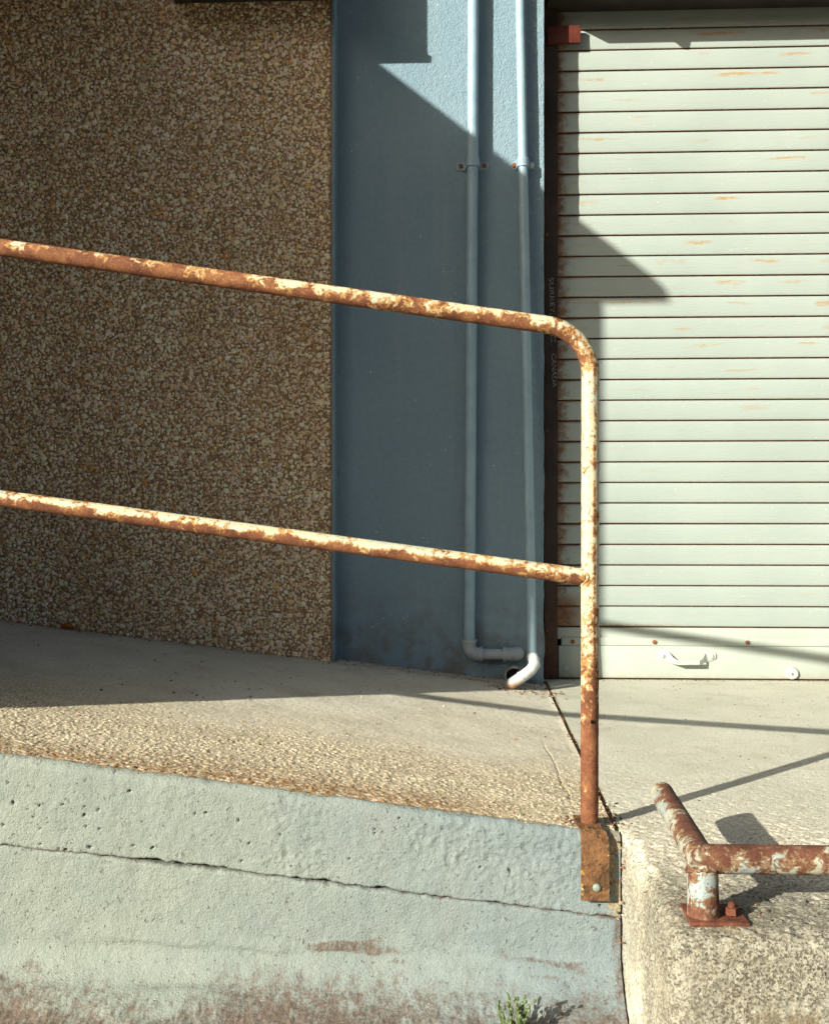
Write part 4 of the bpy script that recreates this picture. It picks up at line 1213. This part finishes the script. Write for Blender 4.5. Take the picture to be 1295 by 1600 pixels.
def build_weed():
    wx, wy, wz = 0.088, 1.93, -0.345
    root = thing('weed', 'small bright green weed sprouting at the foot of the painted wall', 'weed', (wx, wy, wz))
    lob_v, lob_f = ICO_V, ICO_F
    SV, SF, LV, LF = [], [], [], []
    def addtube(p0, p1, r0, r1):
        R = tube_pts([p0, p1], [r0, r1], 5); o = sum(len(a) for a in SV)
        SV.append(R.reshape(-1, 3))
        for k in range(5): SF.append((o + k, o + (k + 1) % 5, o + 5 + (k + 1) % 5, o + 5 + k))
    def lobe(p, d, L, w):
        t, u, v = frame(d); o = sum(len(a) for a in LV)
        V = np.array(p)[None] + (lob_v[:, 2:3] * t * L + lob_v[:, 0:1] * u * w + lob_v[:, 1:2] * v * w)
        LV.append(V)
        for f in lob_f: LF.append(tuple(int(i) + o for i in f))
    R = random.Random(4)
    for i in range(9):
        a = R.uniform(0, 6.28); lean = R.uniform(0.05, 0.30)
        d = np.array([math.cos(a) * lean, math.sin(a) * lean * 0.7, 1.0])
        p = np.array([wx + R.uniform(-0.014, 0.014), wy + R.uniform(-0.01, 0.01), wz - 0.01])
        L = R.uniform(0.045, 0.078); seg = 7
        for s in range(seg):
            q = p + d * L / seg
            addtube(p, q, 0.0016, 0.0013)
            for side in range(3):
                b = R.uniform(0, 6.28)
                dd = d * 0.9 + np.array([math.cos(b), math.sin(b), 0]) * 0.45
                lobe(q + dd * 0.006, dd, R.uniform(0.0055, 0.009), R.uniform(0.0016, 0.0026))
            d = d + np.array([R.uniform(-0.10, 0.10), R.uniform(-0.08, 0.08), 0.05]); p = q
        lobe(p, d, 0.008, 0.002)
    # thin seed stalks
    for i in range(5):
        a = R.uniform(-0.5, 0.9)
        d = np.array([0.30 * a + 0.05, -0.15 * R.random(), 1.0]); p = np.array([wx + 0.005, wy, wz])
        for s in range(5):
            q = p + d * 0.017; addtube(p, q, 0.0009, 0.0008)
            dd = np.array([R.uniform(-1, 1), R.uniform(-0.4, 0.4), 0.8])
            addtube(q, q + dd * 0.012, 0.0007, 0.0006); lobe(q + dd * 0.014, dd, 0.0042, 0.0036)
            d = d + np.array([R.uniform(-0.15, 0.15), R.uniform(-0.1, 0.1), 0]); p = q
        lobe(p, d, 0.005, 0.004)
    me = bpy.data.meshes.new('stems'); me.from_pydata(np.vstack(SV).tolist(), [], SF); obj('stems', me, MAT['weed'], root)
    me = bpy.data.meshes.new('leaves'); me.from_pydata(np.vstack(LV).tolist(), [], LF)
    me.polygons.foreach_set('use_smooth', np.full(len(me.polygons), True, dtype=bool))
    obj('leaves', me, MAT['weed'], root)
build_weed()

# ================================================================== NEIGHBOURING LEAN-TO (left, outside the frame; it shades the wall)
ln = thing('lean_to', 'cream rendered lean-to with a shallow roof, just left of the frame', 'building', (-3.0, 2.8, -0.36))
WX, WY = -1.683, 1.855
bm = bmesh.new()
def roof_z(y): return 2.655 + 0.262 * (y - 1.80)
# side wall (with a door opening on the ramp) and street wall
vv = [(WX, WY, -0.4), (WX, 3.784, -0.4), (WX, 3.784, roof_z(3.784) - 0.072), (WX, WY, roof_z(WY) - 0.072)]
for dx in (0.0, -0.2):
    pass
def prism(bm, pts, vec):
    a = [bm.verts.new(p) for p in pts]; b = [bm.verts.new((p[0] + vec[0], p[1] + vec[1], p[2] + vec[2])) for p in pts]
    n = len(pts)
    bm.faces.new(a); bm.faces.new(b[::-1])
    for k in range(n): bm.faces.new((a[k], b[k], b[(k + 1) % n], a[(k + 1) % n]))
prism(bm, vv, (-0.2, 0, 0))
obj('side_wall', bm_mesh('side_wall', bm), MAT['render'], ln)
obj('street_wall', box_mesh('street_wall', -6.0, WX - 0.2005, WY, WY + 0.2, -0.4, roof_z(WY) - 0.085), MAT['render'], ln)
obj('end_wall', box_mesh('end_wall', -6.0, -5.8, WY + 0.2005, 3.784, -0.4, roof_z(WY) - 0.085), MAT['render'], ln)
bm = bmesh.new()
XR = -1.56
prism(bm, [(XR, 1.80, roof_z(1.80) - 0.070), (XR, 1.80, roof_z(1.80)), (XR, 3.86, roof_z(3.86)), (XR, 3.86, roof_z(3.86) - 0.070)], (-4.6, 0, 0))
rf = obj('roof', bm_mesh('roof', bm), MAT['roof'], ln)
bm = bmesh.new()
prism(bm, [(XR, 1.766, 2.584), (XR, 1.741, 2.590), (XR, 1.752, 2.632), (XR, 1.7995, 2.654), (XR, 1.7995, 2.582)], (-4.6, 0, 0))
obj('gutter', bm_mesh('gutter', bm), MAT['darkmetal'], rf)
dr = obj('door', box_mesh('door', WX + 0.001, WX + 0.03, 2.45, 3.35, 0.235, 2.20, bev=0.004), MAT['darkmetal'], ln)
obj('door_handle', bolt_mesh('door_handle', (WX + 0.05, 2.56, 1.25), 0.02, 0.03), MAT['galv'], dr)

obj('sky_block_slab', box_mesh('sky_block_slab', WX + 0.001, -1.27, 2.95, PEB - 0.02, 2.53, 2.60), MAT['darkmetal'], ln)  # added slab, out of view, keeps sky light off the upper left pebbles

# low brick warehouse across the yard, put in to block low sky light
wh = thing('sky_block_warehouse', 'added long low brown brick warehouse across the yard', 'building', (0, -16, -0.36))
obj('wall', box_mesh('wall', -34, 34, -20, -13, -0.364, 4.9), MAT['brickish'], wh)
obj('roof', box_mesh('roof', -34.3, 34.3, -20.3, -12.7, 4.901, 5.15), MAT['roof'], wh)
wdoor = obj('door', box_mesh('door', -6.2, -3.2, -12.995, -12.9, -0.36, 2.9), MAT['darkmetal'], wh)
for wx_ in (-22, -14, 4, 12, 20):
    wf = obj('window', box_mesh('window', wx_, wx_ + 2.4, -12.995, -12.92, 1.0, 2.6), MAT['darkmetal'], wh)
